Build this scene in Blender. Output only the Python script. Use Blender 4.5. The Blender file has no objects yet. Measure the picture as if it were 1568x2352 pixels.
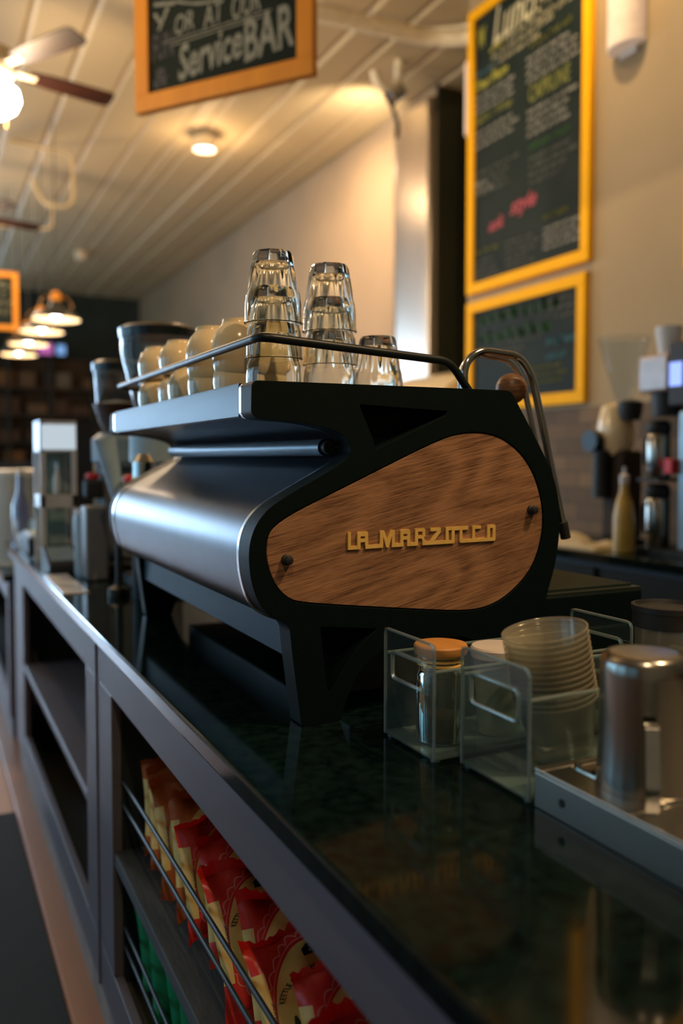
import bpy, bmesh, math, random
from math import sin, cos, pi, radians, atan, tan, sqrt
from mathutils import Vector, Matrix
random.seed(7)
S = bpy.context.scene
COL = S.collection

# ------------------------------------------------------------------ camera
F_PX = 1950.0
cam_data = bpy.data.cameras.new('camera')
cam = bpy.data.objects.new('camera', cam_data); COL.objects.link(cam)
cam_data.sensor_fit = 'HORIZONTAL'; cam_data.sensor_width = 24.0
cam_data.lens = F_PX / 1568 * 24.0
cam_data.shift_y = -0.02606
cam.location = (0, 0, 1.272)
cam.rotation_euler = (radians(90 - 2.5), 0, -radians(26.284))
cam_data.clip_start = 0.02
cam_data.dof.use_dof = True
cam_data.dof.focus_distance = 1.20
cam_data.dof.aperture_fstop = 2.1
S.camera = cam
# ------------------------------------------------------------------ world, exposure
w = bpy.data.worlds.new('world'); S.world = w; w.use_nodes = True
bg = w.node_tree.nodes['Background']
bg.inputs[0].default_value = (0.14, 0.62, 0.55, 1); bg.inputs[1].default_value = 0.035
S.view_settings.view_transform = 'Standard'; S.view_settings.look = 'None'
S.view_settings.gamma = 1.0; S.view_settings.exposure = 0.0
S.view_settings.use_curve_mapping = False

# ------------------------------------------------------------------ lights
def area(name, loc, target, sx, sy, power, color, spread=180):
    l = bpy.data.lights.new(name, 'AREA'); l.shape = 'RECTANGLE'; l.size = sx; l.size_y = sy
    l.energy = power; l.color = color; l.spread = radians(spread)
    o = bpy.data.objects.new(name, l); COL.objects.link(o); o.location = loc
    o.rotation_euler = (Vector(target) - Vector(loc)).to_track_quat('-Z', 'Y').to_euler()
    return o
def spot(name, loc, target, power, color, angle=70, blend=.6, r=.04):
    l = bpy.data.lights.new(name, 'SPOT'); l.energy = power; l.color = color
    l.spot_size = radians(angle); l.spot_blend = blend; l.shadow_soft_size = r
    o = bpy.data.objects.new(name, l); COL.objects.link(o); o.location = loc
    o.rotation_euler = (Vector(target) - Vector(loc)).to_track_quat('-Z', 'Y').to_euler()
    return o
def point(name, loc, power, color, r=.08):
    l = bpy.data.lights.new(name, 'POINT'); l.energy = power; l.color = color; l.shadow_soft_size = r
    o = bpy.data.objects.new(name, l); COL.objects.link(o); o.location = loc
    return o
DAY = (0.36, 0.70, 1.0)
WARM = (1.0, 0.66, 0.36)
WIN = [(-0.6, 1.9), (1.8, 1.9), (4.2, 1.9), (6.8, 1.9), (9.6, 1.9), (13.1, 3.4)]      # window centres (y) and widths on the street side
for i, (wy, ww) in enumerate(WIN):
    area('daylight', (-3.75, wy, 1.75), (0, wy, 1.55), ww, 1.9, [4, 14, 38, 55, 60, 95][i], DAY)
# big shop window in the left half of the far wall
area('daylight', (-1.40, 15.70, 1.95), (-1.40, 0, 1.6), 4.0, 3.0, 470, (0.52, 0.74, 1.0), 110)
# warm spots above the bar and the work aisle
spot('bar_spot', (1.75, -0.15, 4.0), (0.75, 1.1, 1.05), 235, WARM, 50, .7, .05)
spot('bar_spot', (-.35, -.9, 3.9), (.52, 1.35, 1.25), 95, (1, .70, .42), 48, .7, .05)
spot('bar_spot', (1.55, -.5, 3.9), (.78, .62, .98), 75, WARM, 34, .8, .04)
spot('aisle_spot', (1.9, 3.2, 4.0), (2.6, 3.0, 1.0), 45, WARM, 95, .8, .08)
spot('board_spot', (2.30, 2.95, 4.02), (2.95, 3.25, 2.6), 70, (1, .70, .38), 120, .8, .03)
spot('wall_spot', (2.45, 6.0, 3.9), (3.55, 6.9, 2.9), 270, (1, .68, .42), 95, .9, .06)
spot('track_glow', (3.13, 5.62, 3.78), (3.22, 7.3, 4.02), 75, (1, .76, .52), 110, .9, .05)
# fill spots added on the street side without fixtures, to brighten the ceiling
spot('ceiling_fill', (-3.2, 3.2, 2.9), (.6, 5.0, 4.1), 560, (1, .70, .40), 100, .9, .08)
spot('ceiling_fill', (-3.2, 6.6, 2.9), (.4, 8.0, 4.1), 220, (1, .70, .42), 100, .9, .08)
# ------------------------------------------------------------------ helpers
ORG = {}
def tag(o, label=None, cat=None, group=None, kind=None):
    if label: o['label'] = label
    if cat: o['category'] = cat
    if group: o['group'] = group
    if kind: o['kind'] = kind
    return o
def thing(name, loc, label, cat, group=None, rz=0.0):
    o = bpy.data.objects.new(name, None); COL.objects.link(o)
    o.location = loc; o.rotation_euler = (0, 0, rz); o.empty_display_size = .05
    ORG[o.name] = Vector(loc) if rz == 0 else Vector((0, 0, 0))
    return tag(o, label, cat, group)
def mnew(name):
    m = bpy.data.materials.new(name); m.use_nodes = True
    nt = m.node_tree; nt.nodes.clear()
    out = nt.nodes.new('ShaderNodeOutputMaterial')
    return m, nt, out
def N(nt, kind, **kw):
    n = nt.nodes.new(kind)
    for k, v in kw.items():
        if k in n.inputs.keys(): n.inputs[k].default_value = v
        else: setattr(n, k, v)
    return n
def c4(c): return (c[0], c[1], c[2], 1)
def mat(name, col, rough=.5, metal=0.0, col2=None, scale=20.0, bump=0.0, bscale=200.0, spec=.5, stretch=(1, 1, 1), coat=0.0, detail=4.0, lo=.35, hi=.65):
    m, nt, out = mnew(name)
    b = N(nt, 'ShaderNodeBsdfPrincipled'); nt.links.new(b.outputs[0], out.inputs[0])
    b.inputs['Roughness'].default_value = rough; b.inputs['Metallic'].default_value = metal
    b.inputs['Specular IOR Level'].default_value = spec; b.inputs['Coat Weight'].default_value = coat
    tc = N(nt, 'ShaderNodeTexCoord'); mp = N(nt, 'ShaderNodeMapping'); mp.inputs['Scale'].default_value = stretch
    nt.links.new(tc.outputs['Object'], mp.inputs[0])
    no = N(nt, 'ShaderNodeTexNoise'); no.inputs['Scale'].default_value = scale; no.inputs['Detail'].default_value = detail
    nt.links.new(mp.outputs[0], no.inputs['Vector'])
    r = N(nt, 'ShaderNodeValToRGB'); r.color_ramp.elements[0].position = lo; r.color_ramp.elements[1].position = hi
    if col2 is None: col2 = tuple(c * .86 for c in col)
    r.color_ramp.elements[0].color = c4(col2); r.color_ramp.elements[1].color = c4(col)
    nt.links.new(no.outputs['Fac'], r.inputs[0]); nt.links.new(r.outputs[0], b.inputs['Base Color'])
    if bump:
        n2 = N(nt, 'ShaderNodeTexNoise'); n2.inputs['Scale'].default_value = bscale
        nt.links.new(mp.outputs[0], n2.inputs['Vector'])
        bp = N(nt, 'ShaderNodeBump'); bp.inputs['Strength'].default_value = bump; bp.inputs['Distance'].default_value = .002
        nt.links.new(n2.outputs['Fac'], bp.inputs['Height']); nt.links.new(bp.outputs[0], b.inputs['Normal'])
    return m
def emit(name, col, strength):
    m, nt, out = mnew(name)
    e = N(nt, 'ShaderNodeEmission'); e.inputs[0].default_value = c4(col); e.inputs[1].default_value = strength
    nt.links.new(e.outputs[0], out.inputs[0]); return m
def glassy(name, col=(1, 1, 1), ior=1.5, rough=0.0):
    m, nt, out = mnew(name)
    b = N(nt, 'ShaderNodeBsdfPrincipled'); nt.links.new(b.outputs[0], out.inputs[0])
    b.inputs['Base Color'].default_value = c4(col); b.inputs['Transmission Weight'].default_value = 1
    b.inputs['Roughness'].default_value = rough; b.inputs['IOR'].default_value = ior
    return m
def clear(name, tint=(.9, .95, .95), ior=1.45, rough=.08, haze=0.0, hazecol=(.8, .8, .75)):
    # thin clear plastic or window glass: see-through with a fresnel gloss and a little milky scatter
    m, nt, out = mnew(name)
    t = N(nt, 'ShaderNodeBsdfTransparent'); t.inputs[0].default_value = c4(tint)
    g = N(nt, 'ShaderNodeBsdfGlossy'); g.inputs['Roughness'].default_value = rough
    d = N(nt, 'ShaderNodeBsdfDiffuse'); d.inputs[0].default_value = c4(hazecol)
    lw = N(nt, 'ShaderNodeLayerWeight'); lw.inputs[0].default_value = .5
    pw = N(nt, 'ShaderNodeMath', operation='POWER'); pw.inputs[1].default_value = 4.0; nt.links.new(lw.outputs['Facing'], pw.inputs[0])
    f = N(nt, 'ShaderNodeMath', operation='MULTIPLY_ADD'); f.inputs[1].default_value = .7; f.inputs[2].default_value = ((ior - 1) / (ior + 1)) ** 2
    nt.links.new(pw.outputs[0], f.inputs[0])
    mx = N(nt, 'ShaderNodeMixShader'); mx.inputs[0].default_value = haze
    nt.links.new(t.outputs[0], mx.inputs[1]); nt.links.new(d.outputs[0], mx.inputs[2])
    m2 = N(nt, 'ShaderNodeMixShader')
    nt.links.new(f.outputs[0], m2.inputs[0]); nt.links.new(mx.outputs[0], m2.inputs[1]); nt.links.new(g.outputs[0], m2.inputs[2])
    nt.links.new(m2.outputs[0], out.inputs[0]); return m
def fillet(pts, r, n=6):
    pts = [Vector(p) for p in pts]; out = [pts[0]]
    for i in range(1, len(pts) - 1):
        a, b, c = pts[i-1], pts[i], pts[i+1]
        u = (a - b); v = (c - b); rr = min(r, u.length * .49, v.length * .49)
        p0 = b + u.normalized() * rr; p2 = b + v.normalized() * rr
        for k in range(n + 1):
            t = k / n; out.append(p0 * (1-t)**2 + b * 2*t*(1-t) + p2 * t*t)
    out.append(pts[-1]); return out
class MB:
    def __init__(s): s.bm = bmesh.new()
    def box(s, x0, x1, y0, y1, z0, z1, M=None):
        vs = [s.bm.verts.new(Vector((x, y, z)) if M is None else M @ Vector((x, y, z))) for x in (x0, x1) for y in (y0, y1) for z in (z0, z1)]
        for f in ((0,1,3,2),(4,6,7,5),(0,4,5,1),(2,3,7,6),(0,2,6,4),(1,5,7,3)): s.bm.faces.new([vs[i] for i in f])
        return s
    def prism(s, pts, axis, a, b, M=None):
        # closed 2-D outline swept from a to b along an axis ('y': pts are x,z; 'x': y,z; 'z': x,y)
        def V(p, t):
            v = {'y': (p[0], t, p[1]), 'x': (t, p[0], p[1]), 'z': (p[0], p[1], t)}[axis]
            v = Vector(v); return v if M is None else M @ v
        A = [s.bm.verts.new(V(p, a)) for p in pts]; B = [s.bm.verts.new(V(p, b)) for p in pts]
        n = len(pts)
        s.bm.faces.new(A); s.bm.faces.new(B[::-1])
        for i in range(n): s.bm.faces.new([A[i], B[i], B[(i+1) % n], A[(i+1) % n]])
        return s
    def lathe(s, prof, c=(0, 0, 0), seg=32, M=None, rf=None, cap=True):
        rings = []
        for r, z in prof:
            if r < 1e-5: rings.append([s.bm.verts.new((M @ Vector((0, 0, z)) if M else Vector((0, 0, z))) + Vector(c))])
            else:
                ring = []
                for i in range(seg):
                    t = 2*pi*i/seg; q = r * (rf(t, z) if rf else 1)
                    v = Vector((q*cos(t), q*sin(t), z)); v = (M @ v if M else v) + Vector(c)
                    ring.append(s.bm.verts.new(v))
                rings.append(ring)
        for A, B in zip(rings, rings[1:]):
            for i in range(seg):
                j = (i+1) % seg
                if len(A) == 1 and len(B) == 1: continue
                if len(A) == 1: s.bm.faces.new([A[0], B[j], B[i]])
                elif len(B) == 1: s.bm.faces.new([A[i], A[j], B[0]])
                else: s.bm.faces.new([A[i], A[j], B[j], B[i]])
        if cap:
            if len(rings[0]) > 1: s.bm.faces.new(rings[0][::-1])
            if len(rings[-1]) > 1: s.bm.faces.new(rings[-1])
        return s
    def tube(s, path, r, seg=12, cap=True, closed=False):
        P = [Vector(p) for p in path]; n = len(P); rings = []
        nrm = None
        for i in range(n):
            t = (P[min(i+1, n-1)] - P[max(i-1, 0)]).normalized()
            if closed: t = (P[(i+1) % n] - P[i-1]).normalized()
            if nrm is None:
                h = Vector((0, 0, 1)) if abs(t.z) < .9 else Vector((1, 0, 0)); nrm = t.cross(h).normalized()
            nrm = (nrm - t * nrm.dot(t)).normalized(); bi = t.cross(nrm)
            ri = r[i] if isinstance(r, (list, tuple)) else r
            rings.append([s.bm.verts.new(P[i] + nrm * ri * cos(2*pi*k/seg) + bi * ri * sin(2*pi*k/seg)) for k in range(seg)])
        prs = list(zip(rings, rings[1:])) + ([(rings[-1], rings[0])] if closed else [])
        for A, B in prs:
            for k in range(seg):
                j = (k+1) % seg; s.bm.faces.new([A[k], A[j], B[j], B[k]])
        if cap and not closed: s.bm.faces.new(rings[0][::-1]); s.bm.faces.new(rings[-1])
        return s
    def rod(s, a, b, r, seg=12): return s.tube([a, b], r, seg)
    def ball(s, c, r, seg=24):
        n = seg // 2
        return s.lathe([(r*sin(pi*i/n) if 0 < i < n else 0, -r*cos(pi*i/n)) for i in range(n+1)], c, seg)
    def build(s, name, m, parent=None, at=None, smooth=35, bevel=0, bseg=3, local=False):
        bmesh.ops.recalc_face_normals(s.bm, faces=s.bm.faces)
        org = Vector((0, 0, 0))
        if not local:
            if parent is not None: org = ORG.get(parent.name, Vector((0, 0, 0)))
            elif at is not None: org = Vector(at)
        for v in s.bm.verts: v.co -= org
        me = bpy.data.meshes.new(name); s.bm.to_mesh(me); s.bm.free()
        me.materials.append(m)
        if smooth:
            for p in me.polygons: p.use_smooth = True
        o = bpy.data.objects.new(name, me); COL.objects.link(o)
        if smooth:
            try: me.set_sharp_from_angle(angle=radians(smooth))
            except Exception: pass
        if parent is not None: o.parent = parent; ORG[o.name] = org
        elif at is not None: o.location = at; ORG[o.name] = org
        if bevel:
            b = o.modifiers.new('bevel', 'BEVEL'); b.width = bevel; b.segments = bseg; b.limit_method = 'ANGLE'; b.angle_limit = radians(40)
            b.harden_normals = False
        return o
def structure(name, mb, m, label=None, bevel=0, smooth=0):
    o = mb.build(name, m, bevel=bevel, smooth=smooth); o['kind'] = 'structure'
    if label: o['label'] = label
    return o
def copy_tree(o, parent=None):
    c = o.copy(); COL.objects.link(c); c.parent = parent
    for ch in list(o.children): copy_tree(ch, c)
    return c
def carve(o, cutters):
    # cut pockets into a mesh and keep the result as plain geometry
    me_old = o.data; cs = []
    for mb in cutters:
        bmesh.ops.recalc_face_normals(mb.bm, faces=mb.bm.faces)
        me = bpy.data.meshes.new('cut'); mb.bm.to_mesh(me); mb.bm.free()
        c = bpy.data.objects.new('cut', me); COL.objects.link(c); cs.append(c)
        md = o.modifiers.new('b', 'BOOLEAN'); md.object = c; md.operation = 'DIFFERENCE'; md.solver = 'EXACT'
    par = o.parent; o.parent = None
    bpy.context.view_layer.update()
    dg = bpy.context.evaluated_depsgraph_get()
    me = bpy.data.meshes.new_from_object(o.evaluated_get(dg))
    o.modifiers.clear(); o.data = me
    for c in cs: bpy.data.objects.remove(c)
    o.parent = par
def merge_into(dst, srcs):
    # fold printed or chalked marks into the surface that carries them
    bm = bmesh.new(); bm.from_mesh(dst.data)
    for o in srcs:
        if o.data.materials[0].name not in [m.name for m in dst.data.materials]: dst.data.materials.append(o.data.materials[0])
        idx = [m.name for m in dst.data.materials].index(o.data.materials[0].name)
        n = len(bm.faces); bm.from_mesh(o.data); bm.faces.ensure_lookup_table()
        for f in bm.faces[n:]: f.material_index = idx
    bm.to_mesh(dst.data); bm.free()
    for o in srcs: bpy.data.objects.remove(o)
def fit_text(txt, w, h, **kw):
    # text scaled to an exact width and height, lower left corner at the origin
    me = text_mesh(txt, 1.0, **kw)
    xs = [v.co.x for v in me.vertices]; ys = [v.co.y for v in me.vertices]
    sx = w / (max(xs) - min(xs)); sy = h / (max(ys) - min(ys)); x0, y0 = min(xs), min(ys)
    for v in me.vertices: v.co.x = (v.co.x - x0) * sx; v.co.y = (v.co.y - y0) * sy
    return me
def text_mesh(txt, size, bold=0.0, shear=0.0, extrude=0.0, align='LEFT', spacing=1.0):
    cu = bpy.data.curves.new('t', 'FONT'); cu.body = txt; cu.size = size; cu.offset = bold; cu.shear = shear
    cu.extrude = extrude; cu.align_x = align; cu.space_character = spacing; cu.resolution_u = 3
    o = bpy.data.objects.new('t', cu); COL.objects.link(o); bpy.context.view_layer.update()
    me = bpy.data.meshes.new_from_object(o.evaluated_get(bpy.context.evaluated_depsgraph_get()))
    bpy.data.objects.remove(o)
    return me
def add_mesh(mb, me, fn):
    vs = [mb.bm.verts.new(fn(v.co)) for v in me.vertices]
    for p in me.polygons:
        try: mb.bm.faces.new([vs[i] for i in p.vertices])
        except ValueError: pass

# ------------------------------------------------------------------ materials
M_granite = mat('polished black granite', (.004, .012, .010), .085, col2=(.001, .004, .0035), scale=60, spec=.26, detail=8)
M_black = mat('matte black casting', (.0007, .0058, .0060), .58, col2=(.0006, .0048, .0050), scale=90, bump=.10, bscale=900, spec=.13)
M_satin = mat('satin dark steel', (.088, .098, .118), .36, 1.0, col2=(.080, .090, .108), scale=30)
M_trayside = mat('brushed dark tray steel', (.055, .085, .105), .50, .75, col2=(.048, .075, .092), scale=50, stretch=(1, .1, 1))
M_bright = mat('bright steel edge', (.62, .64, .66), .25, 1.0)
M_rail = mat('black enamelled rod', (.005, .012, .014), .42, spec=.35)
M_chrome = mat('chrome', (.72, .72, .70), .12, 1.0)
M_blueplate = mat('dark blue coated steel', (.004, .040, .062), .6, .0, spec=.25)
M_brass = mat('brushed brass', (1.0, .68, .20), .42, .35, col2=(.92, .60, .16), scale=60)
M_rubber = mat('black rubber', (.012, .015, .015), .55)
M_steel = mat('brushed stainless', (.48, .46, .41), .24, 1.0, col2=(.41, .39, .35), scale=24, stretch=(1, 1, .1))
M_tray = mat('stainless tray', (.44, .42, .37), .34, 1.0, col2=(.36, .345, .31), scale=8)
M_glass = glassy('drinking glass', (.97, .99, .96), 1.5)
M_jar = glassy('jar glass', (.95, .97, .93), 1.48)
M_acrylic = clear('clear acrylic', (.86, .93, .92), 1.55, .08, .022, (.6, .75, .75))
M_acryl_edge = clear('acrylic edge', (.70, .80, .80), 1.9, .14, .22, (.55, .68, .68))
M_cupclear = clear('clear plastic cup', (.88, .88, .82), 1.5, .16, .16, (.75, .70, .55))
M_windowglass = clear('window glass', (.97, .98, .98), 1.45, .02)
M_hopper = clear('hopper plastic', (.82, .88, .92), 1.35, .05, .04, (.7, .8, .9))
M_frost = clear('frosted tub', (.75, .8, .78), 1.4, .3, .55, (.62, .64, .58))
M_ceramic = mat('cream stoneware glaze', (.88, .70, .40), .16, col2=(.84, .66, .37), scale=12, spec=.6)
M_white = mat('white enamel', (.72, .70, .66), .4)
M_whiteplastic = mat('white plastic lid', (.66, .60, .54), .45)
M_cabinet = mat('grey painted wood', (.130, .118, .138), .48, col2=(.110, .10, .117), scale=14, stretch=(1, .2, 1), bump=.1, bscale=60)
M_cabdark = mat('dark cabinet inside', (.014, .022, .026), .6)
M_roughshelf = mat('rough dark shelf board', (.060, .066, .066), .8, col2=(.028, .034, .035), scale=40, stretch=(1, .15, 1), bump=.5, bscale=150)
M_wall = mat('tan painted plaster', (.38, .285, .155), .75, col2=(.36, .27, .147), scale=3, bump=.08, bscale=300)
M_wallfar = mat('beige painted plaster', (.30, .225, .14), .7, col2=(.285, .213, .132), scale=3)
M_backwall = mat('dark green black wall', (.018, .030, .024), .8, col2=(.012, .02, .016), scale=2)
M_alcove = mat('dark olive panelling', (.050, .048, .024), .42, col2=(.022, .024, .014), scale=2.2, stretch=(1, 1, .15), spec=.6)
M_yellow = mat('yellow painted frame', (1.0, .50, .004), .6, col2=(.95, .47, .004), scale=10, spec=.12)
M_orange = mat('honey wood frame', (.88, .33, .012), .5, col2=(.76, .27, .01), scale=10, stretch=(1, 1, .2))
M_chalk = mat('chalkboard', (.008, .017, .015), .55, col2=(.017, .026, .022), scale=5, lo=.3, hi=.75, spec=.1)
def chalk(n, c): return mat('chalk ' + n, c, .9, col2=tuple(v * .6 for v in c), scale=70)
C_white = chalk('white', (.50, .50, .44)); C_dim = chalk('faded white', (.17, .19, .17)); C_yel = chalk('yellow', (.50, .48, .06))
C_olive = chalk('olive', (.20, .21, .04)); C_green = chalk('green', (.05, .16, .05)); C_pink = chalk('pink', (.50, .09, .12))
C_blue = chalk('blue', (.08, .25, .30)); C_purple = chalk('faded purple', (.10, .10, .11)); C_pale = chalk('pale', (.62, .58, .36))
M_fanwood = mat('red brown fan blade', (.030, .006, .003), .5, col2=(.018, .005, .003), scale=9, stretch=(.2, 1, 1))
M_fanbody = mat('cream fan motor', (.72, .60, .40), .4)
M_pipe = mat('cream painted pipe', (.92, .84, .62), .5)
M_walnutball = None
M_orangelid = mat('orange wood lid', (.62, .28, .06), .5, col2=(.48, .20, .04), scale=40, stretch=(1, .2, 1))
M_copper = mat('copper tinted shade', (.50, .28, .10), .35, .9)
M_shade = mat('dark enamel shade', (.020, .028, .028), .35)
M_shadein = mat('cream shade lining', (.85, .72, .50), .5)
M_mat = mat('black floor mat', (.012, .017, .018), .9, col2=(.007, .010, .011), scale=180, bump=.6, bscale=400)
M_darkwood = mat('dark brown cladding', (.060, .032, .012), .8, col2=(.024, .015, .007), scale=1.6, stretch=(1, 1, .6))
M_towel = mat('beige towel', (.55, .46, .30), .9, bump=.5, bscale=500)
M_greyplastic = mat('grey plastic', (.16, .18, .20), .4)
M_bluegrey = mat('blue grey plastic', (.32, .46, .56), .35)
M_red = mat('red plastic', (.75, .03, .03), .4)
M_syrup = mat('amber syrup', (.55, .38, .08), .3)

# walnut veneer: long wavy grain with darker pores
def walnut():
    m, nt, out = mnew('walnut veneer')
    b = N(nt, 'ShaderNodeBsdfPrincipled'); nt.links.new(b.outputs[0], out.inputs[0]); b.inputs['Roughness'].default_value = .42
    tc = N(nt, 'ShaderNodeTexCoord')
    rot = N(nt, 'ShaderNodeMapping'); rot.inputs['Rotation'].default_value = (0, radians(13), 0)
    nt.links.new(tc.outputs['Object'], rot.inputs[0])
    def noise(scale, loc, detail, dist=0.0):
        mp = N(nt, 'ShaderNodeMapping'); mp.inputs['Scale'].default_value = scale; mp.inputs['Location'].default_value = loc
        nt.links.new(rot.outputs[0], mp.inputs[0])
        n = N(nt, 'ShaderNodeTexNoise'); n.inputs['Scale'].default_value = 1.0; n.inputs['Detail'].default_value = detail; n.inputs['Distortion'].default_value = dist
        nt.links.new(mp.outputs[0], n.inputs['Vector']); return n.outputs['Fac']
    def mth(op, *a):
        n = N(nt, 'ShaderNodeMath', operation=op)
        for i, v in enumerate(a):
            if isinstance(v, (int, float)): n.inputs[i].default_value = v
            else: nt.links.new(v, n.inputs[i])
        return n.outputs[0]
    fig = noise((1.7, 1, 7.0), (3.1, 0, 1.2), 1.0, .25)          # growth rings as contour lines of a slow field
    rings = mth('SINE', mth('MULTIPLY', fig, 110))
    fine = noise((9, 9, 420), (0, 0, 0), 4.0)
    pore = noise((45, 45, 900), (2, 0, 0), 2.0)
    v = mth('ADD', mth('ADD', mth('MULTIPLY', rings, .055), mth('MULTIPLY', fine, .55)), mth('MULTIPLY', pore, .45))
    r = N(nt, 'ShaderNodeValToRGB'); e = r.color_ramp.elements
    e[0].position = .30; e[0].color = (.082, .037, .018, 1); e[1].position = .66; e[1].color = (.40, .215, .112, 1)
    e2 = e.new(.47); e2.color = (.245, .125, .064, 1)
    nt.links.new(v, r.inputs[0]); nt.links.new(r.outputs[0], b.inputs['Base Color'])
    bp = N(nt, 'ShaderNodeBump'); bp.inputs['Strength'].default_value = .2; bp.inputs['Distance'].default_value = .0005
    nt.links.new(pore, bp.inputs['Height']); nt.links.new(bp.outputs[0], b.inputs['Normal'])
    return m
M_walnut = walnut()
def planks(name, axis, width, c1, c2, rough, gap=.04, groove=.5, spec=.5):
    m, nt, out = mnew(name)
    b = N(nt, 'ShaderNodeBsdfPrincipled'); nt.links.new(b.outputs[0], out.inputs[0]); b.inputs['Roughness'].default_value = rough
    b.inputs['Specular IOR Level'].default_value = spec
    tc = N(nt, 'ShaderNodeTexCoord'); sp = N(nt, 'ShaderNodeSeparateXYZ'); nt.links.new(tc.outputs['Object'], sp.inputs[0])
    dv = N(nt, 'ShaderNodeMath', operation='DIVIDE'); dv.inputs[1].default_value = width; nt.links.new(sp.outputs[axis], dv.inputs[0])
    fr = N(nt, 'ShaderNodeMath', operation='FRACT'); nt.links.new(dv.outputs[0], fr.inputs[0])
    fl = N(nt, 'ShaderNodeMath', operation='FLOOR'); nt.links.new(dv.outputs[0], fl.inputs[0])
    wn = N(nt, 'ShaderNodeTexWhiteNoise', noise_dimensions='1D'); nt.links.new(fl.outputs[0], wn.inputs['W'])
    mx = N(nt, 'ShaderNodeMix', data_type='RGBA'); mx.inputs[6].default_value = c4(c1); mx.inputs[7].default_value = c4(c2)
    no = N(nt, 'ShaderNodeTexNoise'); no.inputs['Scale'].default_value = 3
    nt.links.new(tc.outputs['Object'], no.inputs['Vector'])
    av = N(nt, 'ShaderNodeMath', operation='MULTIPLY_ADD'); av.inputs[1].default_value = .5
    nt.links.new(wn.outputs['Value'], av.inputs[0])
    h = N(nt, 'ShaderNodeMath', operation='MULTIPLY'); h.inputs[1].default_value = .5; nt.links.new(no.outputs['Fac'], h.inputs[0]); nt.links.new(h.outputs[0], av.inputs[2])
    nt.links.new(av.outputs[0], mx.inputs[0]); nt.links.new(mx.outputs[2], b.inputs['Base Color'])
    pp = N(nt, 'ShaderNodeMath', operation='PINGPONG'); pp.inputs[1].default_value = .5; nt.links.new(fr.outputs[0], pp.inputs[0])
    gt = N(nt, 'ShaderNodeMath', operation='SMOOTH_MIN'); gt.inputs[1].default_value = gap; gt.inputs[2].default_value = gap * .5; nt.links.new(pp.outputs[0], gt.inputs[0])
    bp = N(nt, 'ShaderNodeBump'); bp.inputs['Strength'].default_value = groove; bp.inputs['Distance'].default_value = .1
    nt.links.new(gt.outputs[0], bp.inputs['Height']); nt.links.new(bp.outputs[0], b.inputs['Normal'])
    return m
M_ceiling = mat('cream ceiling boards', (.58, .47, .28), .62, col2=(.52, .42, .25), scale=1.2, stretch=(1, .12, 1), spec=.3)
M_floor = planks('warm floor planks', 0, .14, (.42, .20, .09), (.30, .15, .08), .38)
def tiles():
    m, nt, out = mnew('stone backsplash tiles')
    b = N(nt, 'ShaderNodeBsdfPrincipled'); nt.links.new(b.outputs[0], out.inputs[0]); b.inputs['Roughness'].default_value = .7; b.inputs['Specular IOR Level'].default_value = .2
    tc = N(nt, 'ShaderNodeTexCoord'); mp = N(nt, 'ShaderNodeMapping'); mp.inputs['Rotation'].default_value = (0, radians(90), radians(90))
    nt.links.new(tc.outputs['Object'], mp.inputs[0])
    br = N(nt, 'ShaderNodeTexBrick'); br.inputs['Scale'].default_value = 1.0; br.inputs['Brick Width'].default_value = .16; br.inputs['Row Height'].default_value = .08
    br.inputs['Mortar Size'].default_value = .004
    br.inputs['Color1'].default_value = (.22, .145, .085, 1); br.inputs['Color2'].default_value = (.10, .075, .055, 1); br.inputs['Mortar'].default_value = (.09, .075, .055, 1)
    nt.links.new(mp.outputs[0], br.inputs['Vector']); nt.links.new(br.outputs['Color'], b.inputs['Base Color'])
    return m
M_tiles = tiles()
# ================================================================== the room
CEIL = 4.10
structure('floor', MB().box(-3.7, 5.2, -2.6, 16, -.05, 0), M_floor)
pr = []
x = -3.7; k = 0
random.seed(3)
while x < 5.2:                                     # cream ceiling boards with rounded ridges running down the room
    wd = random.choice([.18, .24, .30, .36]); dz = random.choice([0, .006, .012])
    pr += [(x, CEIL + .016), (x + .03, CEIL - dz), (x + wd - .03, CEIL - dz * .4 - .004)]
    x += wd
pr += [(x, CEIL + .016), (x, CEIL + .15), (-3.7, CEIL + .15)]
structure('ceiling', MB().prism(pr, 'y', -2.6, 16), M_ceiling)
structure('wall_back', MB().box(.6, 5.2, 15.4, 15.6, 0, CEIL).box(-3.7, -3.4, 15.4, 15.6, 0, CEIL).box(-3.4, .6, 15.4, 15.6, 0, .5).box(-3.4, .6, 15.4, 15.6, 3.5, CEIL), M_backwall)
f = MB()
for xx in (-3.40, -2.09, -.76, .54): f.box(xx, xx + .06, 15.45, 15.52, .5, 3.5)
f.box(-3.40, .60, 15.45, 15.52, .5, .57).box(-3.40, .60, 15.45, 15.52, 3.43, 3.5)
fo = structure('window_7', f, M_cabinet)
MB().box(-3.38, .58, 15.48, 15.485, .55, 3.45).build('pane', M_windowglass, fo, smooth=0)
structure('wall_front', MB().box(-3.7, 5.2, -2.7, -2.6, 0, CEIL), M_wall)
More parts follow.
